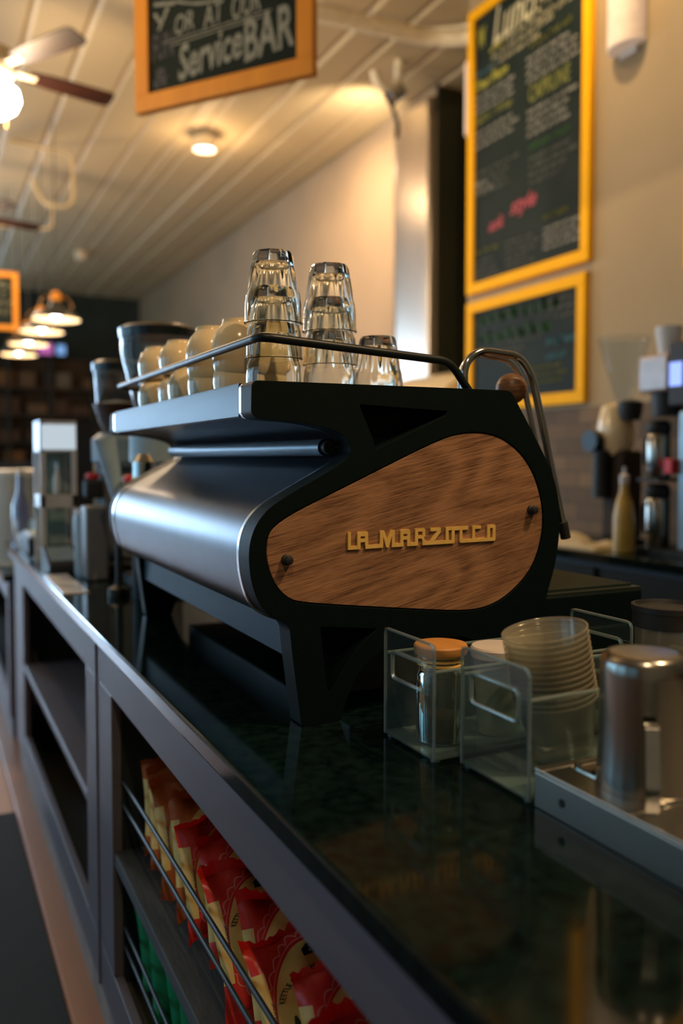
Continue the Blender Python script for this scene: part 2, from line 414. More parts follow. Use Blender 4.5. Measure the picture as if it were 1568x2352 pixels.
# street-side wall with its windows
ml = MB(); ys = [-2.6]
for wy, ww in WIN: ys += [wy - ww/2, wy + ww/2]
ys.append(16)
for i in range(0, len(ys), 2): ml.box(-3.7, -3.5, ys[i], ys[i+1], 0, CEIL)
for wy, ww in WIN: ml.box(-3.7, -3.5, wy - ww/2, wy + ww/2, 0, .75); ml.box(-3.7, -3.5, wy - ww/2, wy + ww/2, 2.75, CEIL)
structure('wall_left', ml, M_wall)
for i, (wy, ww) in enumerate(WIN):
    f = MB(); a, b = wy - ww/2, wy + ww/2
    f.box(-3.62, -3.56, a, a + .06, .75, 2.75).box(-3.62, -3.56, b - .06, b, .75, 2.75).box(-3.62, -3.56, a, b, .75, .81).box(-3.62, -3.56, a, b, 2.69, 2.75)
    f.box(-3.61, -3.57, wy - .025, wy + .025, .8, 2.7)
    fo = structure('window_%d' % (i + 1), f, M_cabinet)
    MB().box(-3.60, -3.595, a + .05, b - .05, .8, 2.7).build('pane', M_windowglass, fo, smooth=0)
# wall carrying the menu boards; it ends in a short return beside the recess
WX = 2.95
structure('wall_right', MB().box(WX, 3.75, -2.6, 4.27, 0, CEIL), M_wall)
structure('wall_right_far', MB().box(3.56, 3.75, 5.58, 15.6, 0, CEIL), M_wallfar)
structure('wall_alcove', MB().box(4.5, 4.7, 4.2, 5.8, 0, CEIL).box(3.75, 4.7, 4.15, 4.27, 0, CEIL).box(3.75, 4.7, 5.58, 5.70, 0, CEIL).box(3.562, 3.75, 5.562, 5.579, 0, CEIL), M_alcove)
structure('trim_1', MB().box(WX - .03, WX, 1.0, 2.62, 0, CEIL), M_wall)
structure('wall_backsplash', MB().box(WX - .014, WX - .001, 2.65, 4.26, .90, 1.52), M_tiles)

# steel pillar cladding between the far wall and the recess
b = thing('steel_pillar', (3.53, 5.9, 0), 'tall brushed steel pillar cladding at the corner of the dark recess', 'pillar')
MB().box(3.50, 3.559, 5.585, 6.12, 0, 4.02).build('steel_panel', mat('brushed pillar steel', (.60, .54, .46), .30, 1.0, col2=(.45, .41, .36), scale=2, stretch=(1, 1, .3)), b, bevel=.03, bseg=4)
MB().box(3.495, 3.50, 6.09, 6.10, 0, 4.0).build('seam_strip', M_chrome, b, smooth=0)

# ================================================================== service counter
CT = .90; FX = .335
cab = thing('counter_cabinet', (.7, 1.9, 0), 'grey painted open-front counter cabinet under the black worktop', 'cabinet')
def frame_boxes(m, bays, y0, y1, top, xo, bot=.10, rail=.085):
    m.box(xo, xo + .02, y0, y1, top - rail, top)            # top rail
    m.box(xo, xo + .02, y0, y1, bot, bot + .10)             # bottom rail
    ed = [y0] + [e for bay in bays for e in bay] + [y1]
    for i in range(0, len(ed), 2): m.box(xo, xo + .02, ed[i], ed[i+1], bot + .10, top - rail)
BAYS = [(-.75, .25), (.40, 1.735), (2.035, 3.42)]
f = MB(); frame_boxes(f, BAYS, -1.2, 3.74, CT - .028, FX)
f.box(FX - .004, FX, 1.885, 1.893, .1, CT - .03)
f.build('face_frame', M_cabinet, cab, bevel=.002, smooth=0)
MB().box(FX + .01, 1.10, 3.72, 3.74, .1, CT - .028).build('end_panel', M_cabinet, cab, smooth=0)
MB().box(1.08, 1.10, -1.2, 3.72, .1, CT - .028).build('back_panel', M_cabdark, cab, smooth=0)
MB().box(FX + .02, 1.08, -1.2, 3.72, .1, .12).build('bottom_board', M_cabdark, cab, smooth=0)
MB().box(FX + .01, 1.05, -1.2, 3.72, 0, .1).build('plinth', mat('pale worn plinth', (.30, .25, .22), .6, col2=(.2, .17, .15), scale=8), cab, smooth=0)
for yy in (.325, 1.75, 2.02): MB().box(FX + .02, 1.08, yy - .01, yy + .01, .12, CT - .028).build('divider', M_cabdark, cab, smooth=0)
MB().box(FX + .003, 1.08, .335, 1.74, .435, .463).build('shelf', M_roughshelf, cab, bevel=.003, smooth=0)['label'] = 'rough dark shelf board under the red bags'
MB().box(FX + .003, 1.08, .335, 1.74, .150, .180).build('shelf', M_roughshelf, cab, bevel=.003, smooth=0)['label'] = 'rough dark lower shelf board under the green bags'
MB().box(FX + .001, 1.08, 2.03, 3.42, .455, .48).build('shelf', M_cabinet, cab, bevel=.003, smooth=0)
for z in (.61, .562, .305, .265):
    MB().rod((FX + .022, .335, z), (FX + .022, 1.735, z), .0038, 10).build('guard_rod', mat('dark wire rod', (.035, .050, .058), .45, .5) if z == .61 else bpy.data.materials['dark wire rod'], cab)
# worktop
top = MB().box(.326, 1.13, -1.2, 4.02, CT - .028, CT).build('granite_worktop', M_granite, at=(.7, 1.9, CT - .028), bevel=.004, smooth=0)
tag(top, 'polished black granite worktop running the length of the bar', 'worktop')
MB().box(.337, 1.10, 3.741, 4.0, CT - .06, CT - .0285).build('support_strip', M_cabinet, cab, smooth=0)
# lower counter section beyond
lc = thing('low_counter', (.7, 5.0, 0), 'lower grey counter section at the far left end of the bar', 'counter')
MB().box(.315, 1.1, 4.04, 7.2, .715, .745).build('worktop', M_granite, lc, bevel=.004, smooth=0)
f = MB(); frame_boxes(f, [(4.12, 5.4), (5.6, 7.1)], 4.04, 7.2, .713, FX); f.build('face_frame', M_cabinet, lc, smooth=0)
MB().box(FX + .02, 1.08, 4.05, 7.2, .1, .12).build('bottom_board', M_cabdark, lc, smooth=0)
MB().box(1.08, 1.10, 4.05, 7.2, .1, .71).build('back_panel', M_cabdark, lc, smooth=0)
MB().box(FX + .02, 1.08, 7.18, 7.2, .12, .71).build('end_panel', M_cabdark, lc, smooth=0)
MB().box(FX + .01, 1.05, 4.05, 7.2, 0, .1).build('plinth', M_cabinet, lc, smooth=0)
tag(MB().box(-.9, .275, 0.2, 3.18, .001, .012).build('floor_mat', M_mat, at=(-.3, 1.9, .001), bevel=.004, smooth=0), 'black rubber floor mat lying along the front of the counter', 'mat')

# ================================================================== espresso machine
MO = (.65, 1.53, CT)
mc = thing('espresso_machine', MO, 'black espresso machine with walnut side panel and brass lettering on the bar', 'espresso machine')
Y0, Y1 = 1.060, 2.000
def rel(pts): return [(a, b + CT) for a, b in pts]
def smooth_poly(pts, it=2, keep=()):
    # corner-cutting on a closed outline
    for _ in range(it):
        out = []; n = len(pts)
        for i in range(n):
            a, b = pts[i], pts[(i+1) % n]
            out += [(a[0]*.75 + b[0]*.25, a[1]*.75 + b[1]*.25), (a[0]*.25 + b[0]*.75, a[1]*.25 + b[1]*.75)]
        pts = out
    return pts
def round_poly(spec, n=5):
    # spec: (x, z, radius) -> outline with filleted corners
    out = []; m = len(spec)
    for i in range(m):
        a = Vector(spec[i-1][:2]); b = Vector(spec[i][:2]); c = Vector(spec[(i+1) % m][:2]); r = spec[i][2]
        u = a - b; v = c - b; d = min(r, u.length*.48, v.length*.48)
        if d < 1e-4: out.append(tuple(b)); continue
        p0 = b + u.normalized()*d; p2 = b + v.normalized()*d
        for k in range(n+1):
            t = k/n; q = p0*(1-t)**2 + b*2*t*(1-t) + p2*t*t; out.append((q.x, q.y))
    return out
FRAME = [(.3915, .4735, .010), (.8139, .4745, .010), (.8751, .3836, .03), (.9015, .3385, .03), (.9120, .2950, .03), (.9128, .2500, .03), (.9050, .2000, .03), (.8868, .1504, .03),
         (.876, .10, .02), (.868, 0, .004), (.812, 0, .004), (.800, .030, .02), (.775, .075, .03), (.735, .1020, .03), (.62, .1050, .03), (.5750, .088, .03), (.5435, .0575, .02), (.5290, .0230, .02), (.5220, 0, .004),
         (.4625, 0, .004), (.4490, .0998, .01), (.4450, .1392, .008), (.4365, .1488, .01), (.4132, .1600, .02), (.3985, .1790, .02), (.3885, .2100, .02), (.3862, .2400, .02), (.3885, .2620, .02), (.3975, .2840, .02),
         (.4150, .3040, .02), (.4453, .3220, .02), (.4974, .3492, .02), (.5296, .3671, .010), (.5405, .3820, .012), (.5310, .4015, .012), (.5074, .4110, .02), (.4635, .4195, .02), (.3975, .4235, .008), (.3905, .4300, .006)]
WOOD = [(.4129, .2568), (.4156, .2687), (.4236, .2783), (.4371, .2880), (.4633, .3015), (.5311, .3309), (.6022, .3620), (.658, .3860), (.6965, .4008), (.724, .4070), (.7521, .4088), (.7809, .4055), (.806, .3967), (.836, .3763), (.858, .3485), (.8716, .3169), (.8786, .2851), (.8777, .2530), (.8684, .2187), (.8512, .1900), (.8212, .1645), (.7917, .1485), (.7585, .1405), (.718, .1412), (.6592, .1478), (.5311, .1637), (.463, .1730), (.4433, .1800), (.4271, .196), (.416, .2190), (.4119, .2420)]
def inset(pts, d):
    n = len(pts); out = []
    ar = sum(pts[i][0]*pts[(i+1) % n][1] - pts[(i+1) % n][0]*pts[i][1] for i in range(n)); sg = 1 if ar > 0 else -1
    for i in range(n):
        a = Vector(pts[i-1]); b = Vector(pts[i]); c = Vector(pts[(i+1) % n])
        e1 = (b-a).normalized(); e2 = (c-b).normalized()
        n1 = Vector((-e1.y, e1.x))*sg; n2 = Vector((-e2.y, e2.x))*sg
        q = (n1+n2); q = q.normalized() if q.length > 1e-6 else n1
        out.append((b.x + q.x*d, b.y + q.y*d))
    return out
fr_pts = round_poly(FRAME, 5)
def make_frame(ya, yb, front):
    m = MB().prism(rel(fr_pts), 'y', ya, yb)
    o = m.build('side_frame', M_black, mc, smooth=30)
    return o
sf = make_frame(Y0, Y0 + .040, True)
wd = smooth_poly(WOOD, 2)
def shift(mb): 
    for v in mb.bm.verts: v.co -= Vector(MO)
    return mb
cut1 = shift(MB().prism(rel(inset(wd, -.0016)), 'y', Y0 - .02, Y0 + .006))
pocket1 = round_poly([(.5514, .4460, .004), (.6985, .4400, .002), (.6950, .4340, .002), (.5775, .3825, .002), (.5740, .3960, .004)], 3)
pocket2 = round_poly([(.4905, .1375, .004), (.5805, .1262, .002), (.5700, .1185, .01), (.5450, .0980, .02), (.5270, .0750, .02), (.5150, .0580, .02), (.5055, .0420, .001), (.5015, .0480, .004)], 4)
cut2 = shift(MB().prism(rel(pocket1), 'y', Y0 - .02, Y0 + .034)); cut3 = shift(MB().prism(rel(pocket2), 'y', Y0 - .02, Y0 + .034))
carve(sf, [cut1, cut2, cut3])
bv = sf.modifiers.new('bevel', 'BEVEL'); bv.width = .0068; bv.segments = 3; bv.limit_method = 'ANGLE'; bv.angle_limit = radians(50)
for p in sf.data.polygons: p.use_smooth = True
sf.data.set_sharp_from_angle(angle=radians(35))
far = make_frame(Y1 - .040, Y1, False); b = far.modifiers.new('bevel', 'BEVEL'); b.width = .005; b.segments = 3; b.limit_method = 'ANGLE'; b.angle_limit = radians(50)
# bright ring between frame and body
ring_pts = inset(fr_pts, .0012)
# body outline (closed), follows the frame without legs
BODY = [(.3935, .4700, .004), (.80, .4700, .004), (.862, .3800, .02), (.885, .30, .03), (.885, .22, .03), (.86, .152, .02), (.4440, .1450, .004), (.4170, .1560, .02), (.4000, .1760, .02), (.3905, .2100, .02), (.3882, .2400, .02), (.3905, .2620, .02), (.3995, .2830, .02),
        (.4165, .3020, .02), (.4463, .3192, .02), (.4984, .3462, .02), (.5296, .3635, .010), (.5450, .3820, .012), (.5310, .4045, .012), (.5074, .4140, .02), (.4635, .4225, .02), (.3985, .4265, .006), (.3935, .4310, .004)]
bd = round_poly(BODY, 6)
MB().prism(rel(bd), 'y', Y0 + .0515, Y1 - .0515).build('body_shell', M_satin, mc, smooth=30)
for ya in (Y0 + .040, Y1 - .0515):
    MB().prism(rel(inset(bd, -.0022)), 'y', ya, ya + .0115).build('trim_ring', M_bright, mc, smooth=30, bevel=.0015, bseg=2)
# cup tray lip along the back and top sheet
MB().prism(rel([(.3915, .4705), (.3915, .4280), (.3940, .4262), (.3960, .4280), (.3960, .4640), (.80, .4640), (.80, .4685), (.398, .4685), (.396, .4735), (.3925, .4735)]), 'y', Y0 + .052, Y1 - .052).build('cup_tray', M_trayside, mc, smooth=25)
# round bar in the hollow under the tray
MB().rod((.525, Y0 + .055, CT + .386), (.525, Y1 - .055, CT + .386), .0125, 24).build('crease_bar', mat('satin blue grey tube', (.015, .055, .085), .38, .8), mc)
MB().rod((.525, Y0 + .0415, CT + .386), (.525, Y0 + .054, CT + .386), .0095, 20).build('bar_cap', M_rubber, mc)
# lower back plate and belly
MB().box(.458, .463, Y0 + .040, Y1 - .040, CT + .090, CT + .147).build('lower_back_plate', M_blueplate, mc, smooth=0)
MB().box(.463, .84, Y0 + .040, Y1 - .040, CT + .098, CT + .150).build('belly_pan', M_rubber, mc, smooth=0)
MB().box(.56, .872, Y0 + .045, Y1 - .045, CT + .025, CT + .0975).build('drain_box', M_rubber, mc, smooth=0, bevel=.004)
# walnut panel, bolts, lettering
wp = MB().prism(rel(wd), 'y', Y0 + .0015, Y0 + .0055).build('wood_panel', M_walnut, mc, bevel=.0008, bseg=2, smooth=30)
for (bx, bz) in ((.4406, .2329), (.8556, .2895)):
    hx = lambda t, z: 1.0
    M = Matrix.Rotation(radians(90), 4, 'X')
    m = MB().lathe([(.0076, 0), (.0076, .0045), (.0062, .006), (.0062, .011), (.0052, .0128), (.003, .0136), (0, .0138)], (bx, Y0 + .0016, CT + bz), 24, M)
    m.build('bolt', M_rubber, wp)
def logo():
    m = MB(); K = .2527 / 1405; X0 = .5331; Z0 = CT + .2420
    def pt(u, v):      # letter sheet coordinates, baseline slope removed
        base = 342 - (u - 70) * .0712
        return X0 + (u - 70) * K, Z0 + (base - v) * K + (u - 70) * K * .0085
    cnt = [0]
    def poly(pts):      # neighbouring strokes sit a hair apart in depth so their faces never coincide
        cnt[0] += 1; m.prism([pt(*p) for p in pts], 'y', Y0 - .0012 - (cnt[0] * 7 % 11) * .00003, Y0 + .0015)
    def B(u, d): return 342 - (u - 70) * .0712 - d        # v at height d above the baseline
    def bar(u0, u1, d0, d1): poly([(u0, B(u0, d0)), (u1, B(u1, d0)), (u1, B(u1, d1)), (u0, B(u0, d1))])
    T = 29; H = 137
    bar(70, 95, 0, H); bar(95, 180, 0, T)                                   # L
    def A(u0, u1):
        bar(u0, u0 + 27, 0, H - 14); bar(u1 - 27, u1, 0, H - 14)
        poly([(u0, B(u0, H - 14)), (u1, B(u1, H - 14)), (u1 - 3, B(u1, H - 5)), (u1 - 12, B(u1, H)), (u0 + 12, B(u0, H)), (u0 + 3, B(u0, H - 5))])
        bar(u0 + 27, u1 - 27, H - 36, H - 14); bar(u0 + 27, u1 - 27, 54, 82)
    A(153, 248); bar(248, 383, 0, T); bar(221, 248, 0, T)
    bar(355, 383, 0, H); bar(464, 490, 0, H)                                # M
    poly([(372, B(372, H)), (392, B(392, H)), (430, B(430, 40)), (430, B(430, 0)), (412, B(412, 0)), (383, B(383, 92))])
    poly([(472, B(472, H)), (448, B(448, H)), (412, B(412, 40)), (412, B(412, 0)), (434, B(434, 0)), (464, B(464, 92))])
    bar(490, 570, 0, T); A(542, 632); bar(632, 706, 0, T)
    bar(680, 707, 0, H); bar(707, 765, H - 24, H); bar(707, 765, 56, 82); bar(750, 776, 70, H - 6)   # R
    poly([(765, B(765, H)), (776, B(776, H - 8)), (776, B(776, H - 24)), (765, B(765, H - 24))])
    poly([(738, B(738, 58)), (764, B(764, 58)), (776, B(776, 40)), (776, B(776, 0)), (750, B(750, 0)), (750, B(750, 40))])
    bar(776, 1040, 0, T); bar(826, 924, H - 27, H)                          # Z
    poly([(890, B(890, H - 27)), (924, B(924, H - 27)), (924, B(924, H - 38)), (862, B(862, T)), (826, B(826, T)), (828, B(828, T + 6))])
    def O(u0, u1):
        bar(u0, u0 + 27, 0, H); bar(u1 - 27, u1, 6, H - 3); bar(u0 + 20, u1 - 5, 0, T); bar(u0 + 20, u1 - 5, H - 27, H)
    O(975, 1060); bar(1050, 1196, H - 30, H)                               # O joined to C
    bar(1112, 1138, 6, H - 20); bar(1118, 1466, 0, T)
    bar(1240, 1265, T - 4, H); bar(1262, 1326, H - 27, H)                   # C
    O(1392, 1476)
    o = m.build('brass_lettering', M_brass, wp, smooth=0)
    o['label'] = 'brass letters LA MARZOCCO'
logo()
# cup rail
rp = [(.7507, Y0 + .02, .472), (.7152, Y0 + .02, .516), (.409, Y0 + .015, .5335), (.409, Y1 - .015, .5335), (.7152, Y1 - .02, .516), (.7507, Y1 - .02, .472)]
MB().tube(fillet([(a, b_, c + CT) for a, b_, c in rp], .022, 8), .0062, 14).build('cup_rail', M_rail, mc)
# steam wand, its bent second leg, wooden steam knob
YW = 1.125
wl = [(.772, YW, .47), (.772, YW, .520), (.800, YW, .5425), (.882, YW, .537), (.908, YW, .503), (.981, YW, .238)]
MB().tube(fillet([(a, b_, c + CT) for a, b_, c in wl], .024, 8), .0065, 14).build('steam_wand', M_chrome, mc)
MB().rod((.974, YW, CT + .262), (.982, YW, CT + .234), .0088, 14).build('steam_tip', M_rubber, mc)
MB().tube(fillet([(.786, YW + .03, CT + .47), (.786, YW + .03, CT + .517), (.812, YW + .03, CT + .541), (.885, YW + .03, CT + .534), (.912, YW + .03, CT + .50), (.958, YW + .03, CT + .33)], .024, 8), .005, 12).build('steam_wand', M_chrome, mc)
MB().ball((.893, 1.1620, CT + .487), .0262, 28).build('steam_knob', mat('turned walnut', (.26, .13, .06), .4, col2=(.12, .055, .025), scale=30, stretch=(1, 1, 6)), mc)
MB().rod((.82, 1.162, CT + .445), (.885, 1.162, CT + .482), .006, 12).build('knob_stem', M_chrome, mc)
# drip tray with slotted grate
dt = MB().box(.875, 1.098, Y0 + .004, Y1 - .004, CT + .02, CT + .148).build('drip_tray', M_black, mc, bevel=.004, smooth=0)
g = MB().box(.878, 1.096, Y0 + .006, Y1 - .006, CT + .148, CT + .152)
yy = Y0 + .02
while yy < Y1 - .02: g.box(.885, 1.088, yy, yy + .0045, CT + .152, CT + .1565); yy += .0105
g.build('drip_grate', mat('dark grate', (.035, .055, .045), .4, .6), dt, smooth=0)
for gy in (1.30, 1.54, 1.78):
    MB().lathe([(.034, 0), (.036, .02), (.036, .06), (.03, .075)], (.90, gy, CT + .28), 28).build('group_head', M_chrome, mc)
    MB().rod((.93, gy, CT + .285), (1.05, gy, CT + .27), .012, 14).build('portafilter_handle', M_rubber, mc)
    MB().box(.86, .90, gy - .02, gy + .02, CT + .30, CT + .345).build('group_bracket', M_black, mc, smooth=0)
# ================================================================== on top of the machine
TZ = CT + .4687
def make_glass():
    H, rb, rt, n = .112, .0300, .0450, 10
    def rf(t, z):       # ten flat facets near the base fading into a round rim
        k = max(0.0, min(1.0, (z - .034) / .022)); a = (t % (2*pi/n)) - pi/n
        sc = max(0, 1 - abs(z - .052) / .022)
        return ((cos(pi/n) / cos(a)) * k + 1 * (1 - k)) * (1 - .030 * sc * abs(a) / (pi/n))
    outer = [(.0425, 0), (.0455, .001), (.0455, .003), (.0445, .006), (.0440, .030), (.0432, .046), (.0405, .056), (.0385, .068), (.0350, .088), (.0318, .106), (.0295, .1105), (.0, .1112)]
    inner = [(.0425, 0), (.0415, .004), (.0408, .030), (.0398, .044), (.0362, .056), (.0336, .070), (.0305, .086), (.0270, .0930), (.0, .0945)]
    m = MB().lathe(outer, seg=60, rf=rf, cap=False); m.lathe(inner[1:], seg=60, cap=False)
    # close the lip
    bmesh.ops.bridge_loops(m.bm, edges=[e for e in m.bm.edges if e.is_boundary])
    return m
g0 = None
GL = [('bottom glass of the left inverted stack behind the rail', .494, 1.240, 0), ('middle glass of the left inverted stack', .495, 1.241, 1), ('topmost glass of the tall left inverted stack', .494, 1.240, 2),
      ('bottom glass of the right inverted stack behind the rail', .611, 1.282, 0), ('middle glass of the right inverted stack', .612, 1.283, 1), ('topmost glass of the right inverted stack', .611, 1.282, 2),
      ('single faceted glass upside down beside the two stacks', .712, 1.300, 0)]
for i, (lab, gx, gy, lv) in enumerate(GL):
    if g0 is None: g0 = o = make_glass().build('drinking_glass', M_glass, smooth=40)
    else: o = copy_tree(g0)
    o.location = (gx, gy, TZ + lv * .0545); o.rotation_euler = (0, 0, .3 + i * .37)
    tag(o, 'clear ' + lab if 'clear' not in lab else lab, 'glass', 'glasses upside down on the machine')
c0 = None
def make_cup():
    r = thing('coffee_cup', (0, 0, 0), 'x', 'cup')
    o = [(.0360, 0), (.0380, .0015), (.0405, .012), (.0425, .026), (.0415, .042), (.0355, .056), (.0275, .0640), (.0262, .0665), (.0255, .0705), (.0235, .0705), (.0225, .0680), (0, .0675)]
    i = [(.0345, .001), (.0370, .014), (.0385, .028), (.0375, .042), (.0320, .054), (.024, .0610), (0, .0625)]
    m = MB().lathe(o, seg=40, cap=False); m.lathe(i, seg=40, cap=False)
    bmesh.ops.bridge_loops(m.bm, edges=[e for e in m.bm.edges if e.is_boundary])
    m.build('cup_body', M_ceramic, r, smooth=40)
    MB().tube([(.0385 + .021*sin(a), 0, .031 - .018*cos(a)) for a in [pi*k/12 for k in range(13)]], [.0048]*13, 12).build('handle', M_ceramic, r)
    return r
CU = [('lower cup beside the left glass stack, nearest the camera', .476, 1.352, 0, 1.9), ('upper cup next to the left glass stack', .478, 1.350, 1, .6),
      ('lower cup under the second highest stack', .462, 1.452, 0, .2), ('upper cup, second stack from the glasses', .463, 1.450, 1, .9),
      ('lower cup standing alone behind the rail middle', .455, 1.560, 0, .6),
      ('lower cup of the third stack from the glasses', .468, 1.680, 0, .2), ('upper cup of the third stack from the glasses', .470, 1.681, 1, .4),
      ('lower cup of the farthest stack', .455, 1.800, 0, .7), ('upper cup of the farthest stack', .456, 1.802, 1, .9),
      ('inner row lower cup behind the stacks', .560, 1.440, 0, 1.0), ('inner row upper cup behind the stacks', .560, 1.442, 1, .0)]
for lab, cx, cy, lv, rz in CU:
    if c0 is None: c0 = o = make_cup()
    else: o = copy_tree(c0)
    big = lv == 1 and cy < 1.5
    o.location = (cx, cy, TZ + (.0385 if big else lv * .0655)); o.rotation_euler = (0, 0, rz)
    o.scale = (1.10, 1.10, 1.31) if big else (1, 1, 1)
    tag(o, 'cream glazed ' + lab, 'cup', 'cream cups on the machine')

# ================================================================== foreground on the worktop
def make_bin(loc, y0, y1, x0, x1, lab):
    t = thing('storage_bin', loc, lab, 'bin', 'clear bins beside the machine')
    z0, z1, zs = CT + .004, CT + .145, CT + .112; T = .0028
    for nm, xa in (('handle_end', x0), ('handle_end', x1 - T)):
        m = MB()
        hy0, hy1, hz0, hz1 = y0 + .020, y1 - .020, CT + .083, CT + .118
        m.box(xa, xa + T, y0, y1, z0, hz0).box(xa, xa + T, y0, y1, hz1, z1).box(xa, xa + T, y0, hy0, hz0, hz1).box(xa, xa + T, hy1, y1, hz0, hz1)
        bmesh.ops.remove_doubles(m.bm, verts=m.bm.verts, dist=1e-5)
        o = m.build(nm, M_acrylic, t, smooth=0)
        loop = round_poly([(hy0, hz0, .008), (hy1, hz0, .008), (hy1, hz1, .008), (hy0, hz1, .008)], 4)
        MB().tube([(xa + T/2, a, b_) for a, b_ in loop], .0028, 8, closed=True).build('handle_rim', M_acryl_edge, o)
        sgn = -1 if xa == x0 else 1
        MB().tube(fillet([(xa + T/2, y0 + .001, z0), (xa + T/2, y0 + .001, z1), (xa + T/2, y1 - .001, z1), (xa + T/2, y1 - .001, z0)], .010, 5), .0022, 8).build('edge_bead', M_acryl_edge, o)
    m = MB().box(x0 + T, x1 - T, y0, y0 + T, z0, zs).box(x0 + T, x1 - T, y1 - T, y1, z0, zs); m.build('side_walls', M_acrylic, t, smooth=0)
    MB().box(x0, x1, y0, y1, z0, z0 + T).build('bottom', M_acryl_edge, t, smooth=0)
    for ya in (y0, y1 - .0036):
        MB().rod((x0 + .004, ya + .0018, zs), (x1 - .004, ya + .0018, zs), .0022, 8).build('side_bead', M_acryl_edge, t)
    for (fx, fy) in ((x0 + .008, y0 + .008), (x1 - .008, y0 + .008), (x0 + .008, y1 - .008), (x1 - .008, y1 - .008)):
        MB().rod((fx, fy, CT + .0002), (fx, fy, z0), .006, 12).build('foot', M_acryl_edge, t)
make_bin((.71, .92, CT), .859, .981, .548, .870, 'clear plastic handled bin next to the machine holding the glass jar')
make_bin((.72, .776, CT), .713, .841, .575, .900, 'clear plastic handled bin beside the steel tray holding plastic cups')
BZ = CT + .0072
t = thing('spice_jar', (.594, .915, BZ), 'glass jar with an orange wooden lid in the bin next to the machine', 'jar')
m = MB().lathe([(0, 0), (.028, 0), (.0315, .003), (.0315, .088), (.029, .094), (.027, .096), (.027, .112), (.0295, .112)], (.594, .915, BZ), 36, cap=False)
m.lathe([(0, .005), (.0275, .005), (.0285, .008), (.0285, .087), (.0255, .094), (.0250, .112)], (.594, .915, BZ), 36, cap=False)
m.build('jar_body', M_jar, t)
MB().lathe([(0, .0055), (.0270, .0055), (.0280, .009), (.0280, .034), (0, .035)], (.594, .915, BZ), 32).build('contents', mat('brown spice', (.12, .075, .03), .9, scale=300), t)
for zz in (.098, .104, .110): MB().lathe([(.0268, zz), (.0300, zz + .0012), (.0300, zz + .003), (.0268, zz + .0042)], (.594, .915, BZ), 36, cap=False).build('neck_ring', M_brass, t)
MB().lathe([(0, .1135), (.0335, .1135), (.0345, .1155), (.0345, .1235), (.0330, .1255), (0, .1265)], (.594, .915, BZ), 40).build('lid', M_orangelid, t)
t = thing('lidded_tub', (.684, .912, BZ), 'small container with a pale pink-white lid behind the jar', 'container')
MB().lathe([(0, 0), (.028, 0), (.033, .098), (0, .0985)], (.684, .912, BZ), 32).build('tub_body', M_frost, t)
MB().lathe([(0, .0990), (.0360, .0990), (.0375, .101), (.0375, .112), (.0355, .1145), (0, .1150)], (.684, .912, BZ), 40).build('lid', M_whiteplastic, t)
# nested clear cups, leaning to the right
cp0 = None
Mt = None
NCUP = 13
for k in range(NCUP):
    if cp0 is None:
        m = MB().lathe([(0, 0), (.0330, 0), (.0345, .002), (.0470, .068), (.0485, .070), (.0505, .0715), (.0505, .0735), (.0485, .0738), (.0466, .0715), (.0458, .068)], seg=40, cap=False)
        cp0 = o = m.build('plastic_cup', M_cupclear, smooth=40)
    else: o = copy_tree(cp0)
    tilt = radians(12)
    ax = Vector((-sin(tilt)*.9, sin(tilt)*.1, cos(tilt))).normalized()
    base = Vector((.682, .780, BZ + .010))
    o.location = base + ax * (k * .0068); o.rotation_euler = ax.to_track_quat('Z', 'Y').to_euler()
    if k == 0: lab = 'clear disposable cup at the bottom of the nested stack in the bin'
    elif k == NCUP - 1: lab = 'clear disposable cup at the top of the nested stack in the bin'
    else: lab = 'clear disposable cup inside the nested stack in the bin'
    tag(o, lab, 'cup', 'nested clear cups in the bin' if 0 < k < NCUP - 1 else 'ends of the nested cup stack')
t = thing('canister', (.845, .776, BZ), 'black-lidded canister at the right end of the front clear bin', 'canister')
MB().lathe([(0, 0), (.038, 0), (.040, .15), (0, .1505)], (.845, .776, BZ), 32).build('canister_body', M_cupclear, t)
MB().lathe([(0, .151), (.0425, .151), (.0430, .170), (.0445, .171), (.0445, .178), (.040, .179), (.038, .174), (0, .1735)], (.845, .776, BZ), 40).build('lid', M_rubber, t)

# steel tray with its slot
t = thing('steel_tray', (.76, .35, CT), 'stainless steel raised tray on the worktop at the right edge', 'tray')
tx0, tx1, ty0, ty1, tz = .577, 1.10, -.15, .706, CT + .043
m = MB().box(tx0, tx1, ty0, .570, tz - .004, tz).box(tx0, tx1, .693, ty1, tz - .004, tz).box(tx0, .612, .570, .693, tz - .004, tz).box(.98, tx1, .570, .693, tz - .004, tz)
m.box(tx0, tx0 + .003, ty0, ty1, CT + .0005, tz - .004).box(tx0, tx1, ty1 - .003, ty1, CT + .0005, tz - .004).box(tx1 - .003, tx1, ty0, ty1, CT + .0005, tz - .004).box(tx0, tx1, ty0, ty0 + .003, CT + .0005, tz - .004)
m.build('tray_shell', M_tray, t, smooth=0, bevel=.0028, bseg=3)
MB().box(.606, .985, .564, .699, CT + .0225, CT + .0245).build('well_bottom', M_tray, t, smooth=0)
loop = round_poly([(.613, .571, .018), (.979, .571, .018), (.979, .692, .018), (.613, .692, .018)], 6)
MB().tube([(a, b_, tz + .0004) for a, b_ in loop], .0030, 8, closed=True).build('well_rim', M_steel, t)
pl = MB().box(.618, .974, .578, .655, CT + .0245, CT + .0405).build('perforated_plate', M_steel, t, bevel=.002, smooth=0)
MB().rod((.576, .662, CT + .020), (.5772, .662, CT + .020), .0045, 14).build('drain_hole', M_rubber, t)
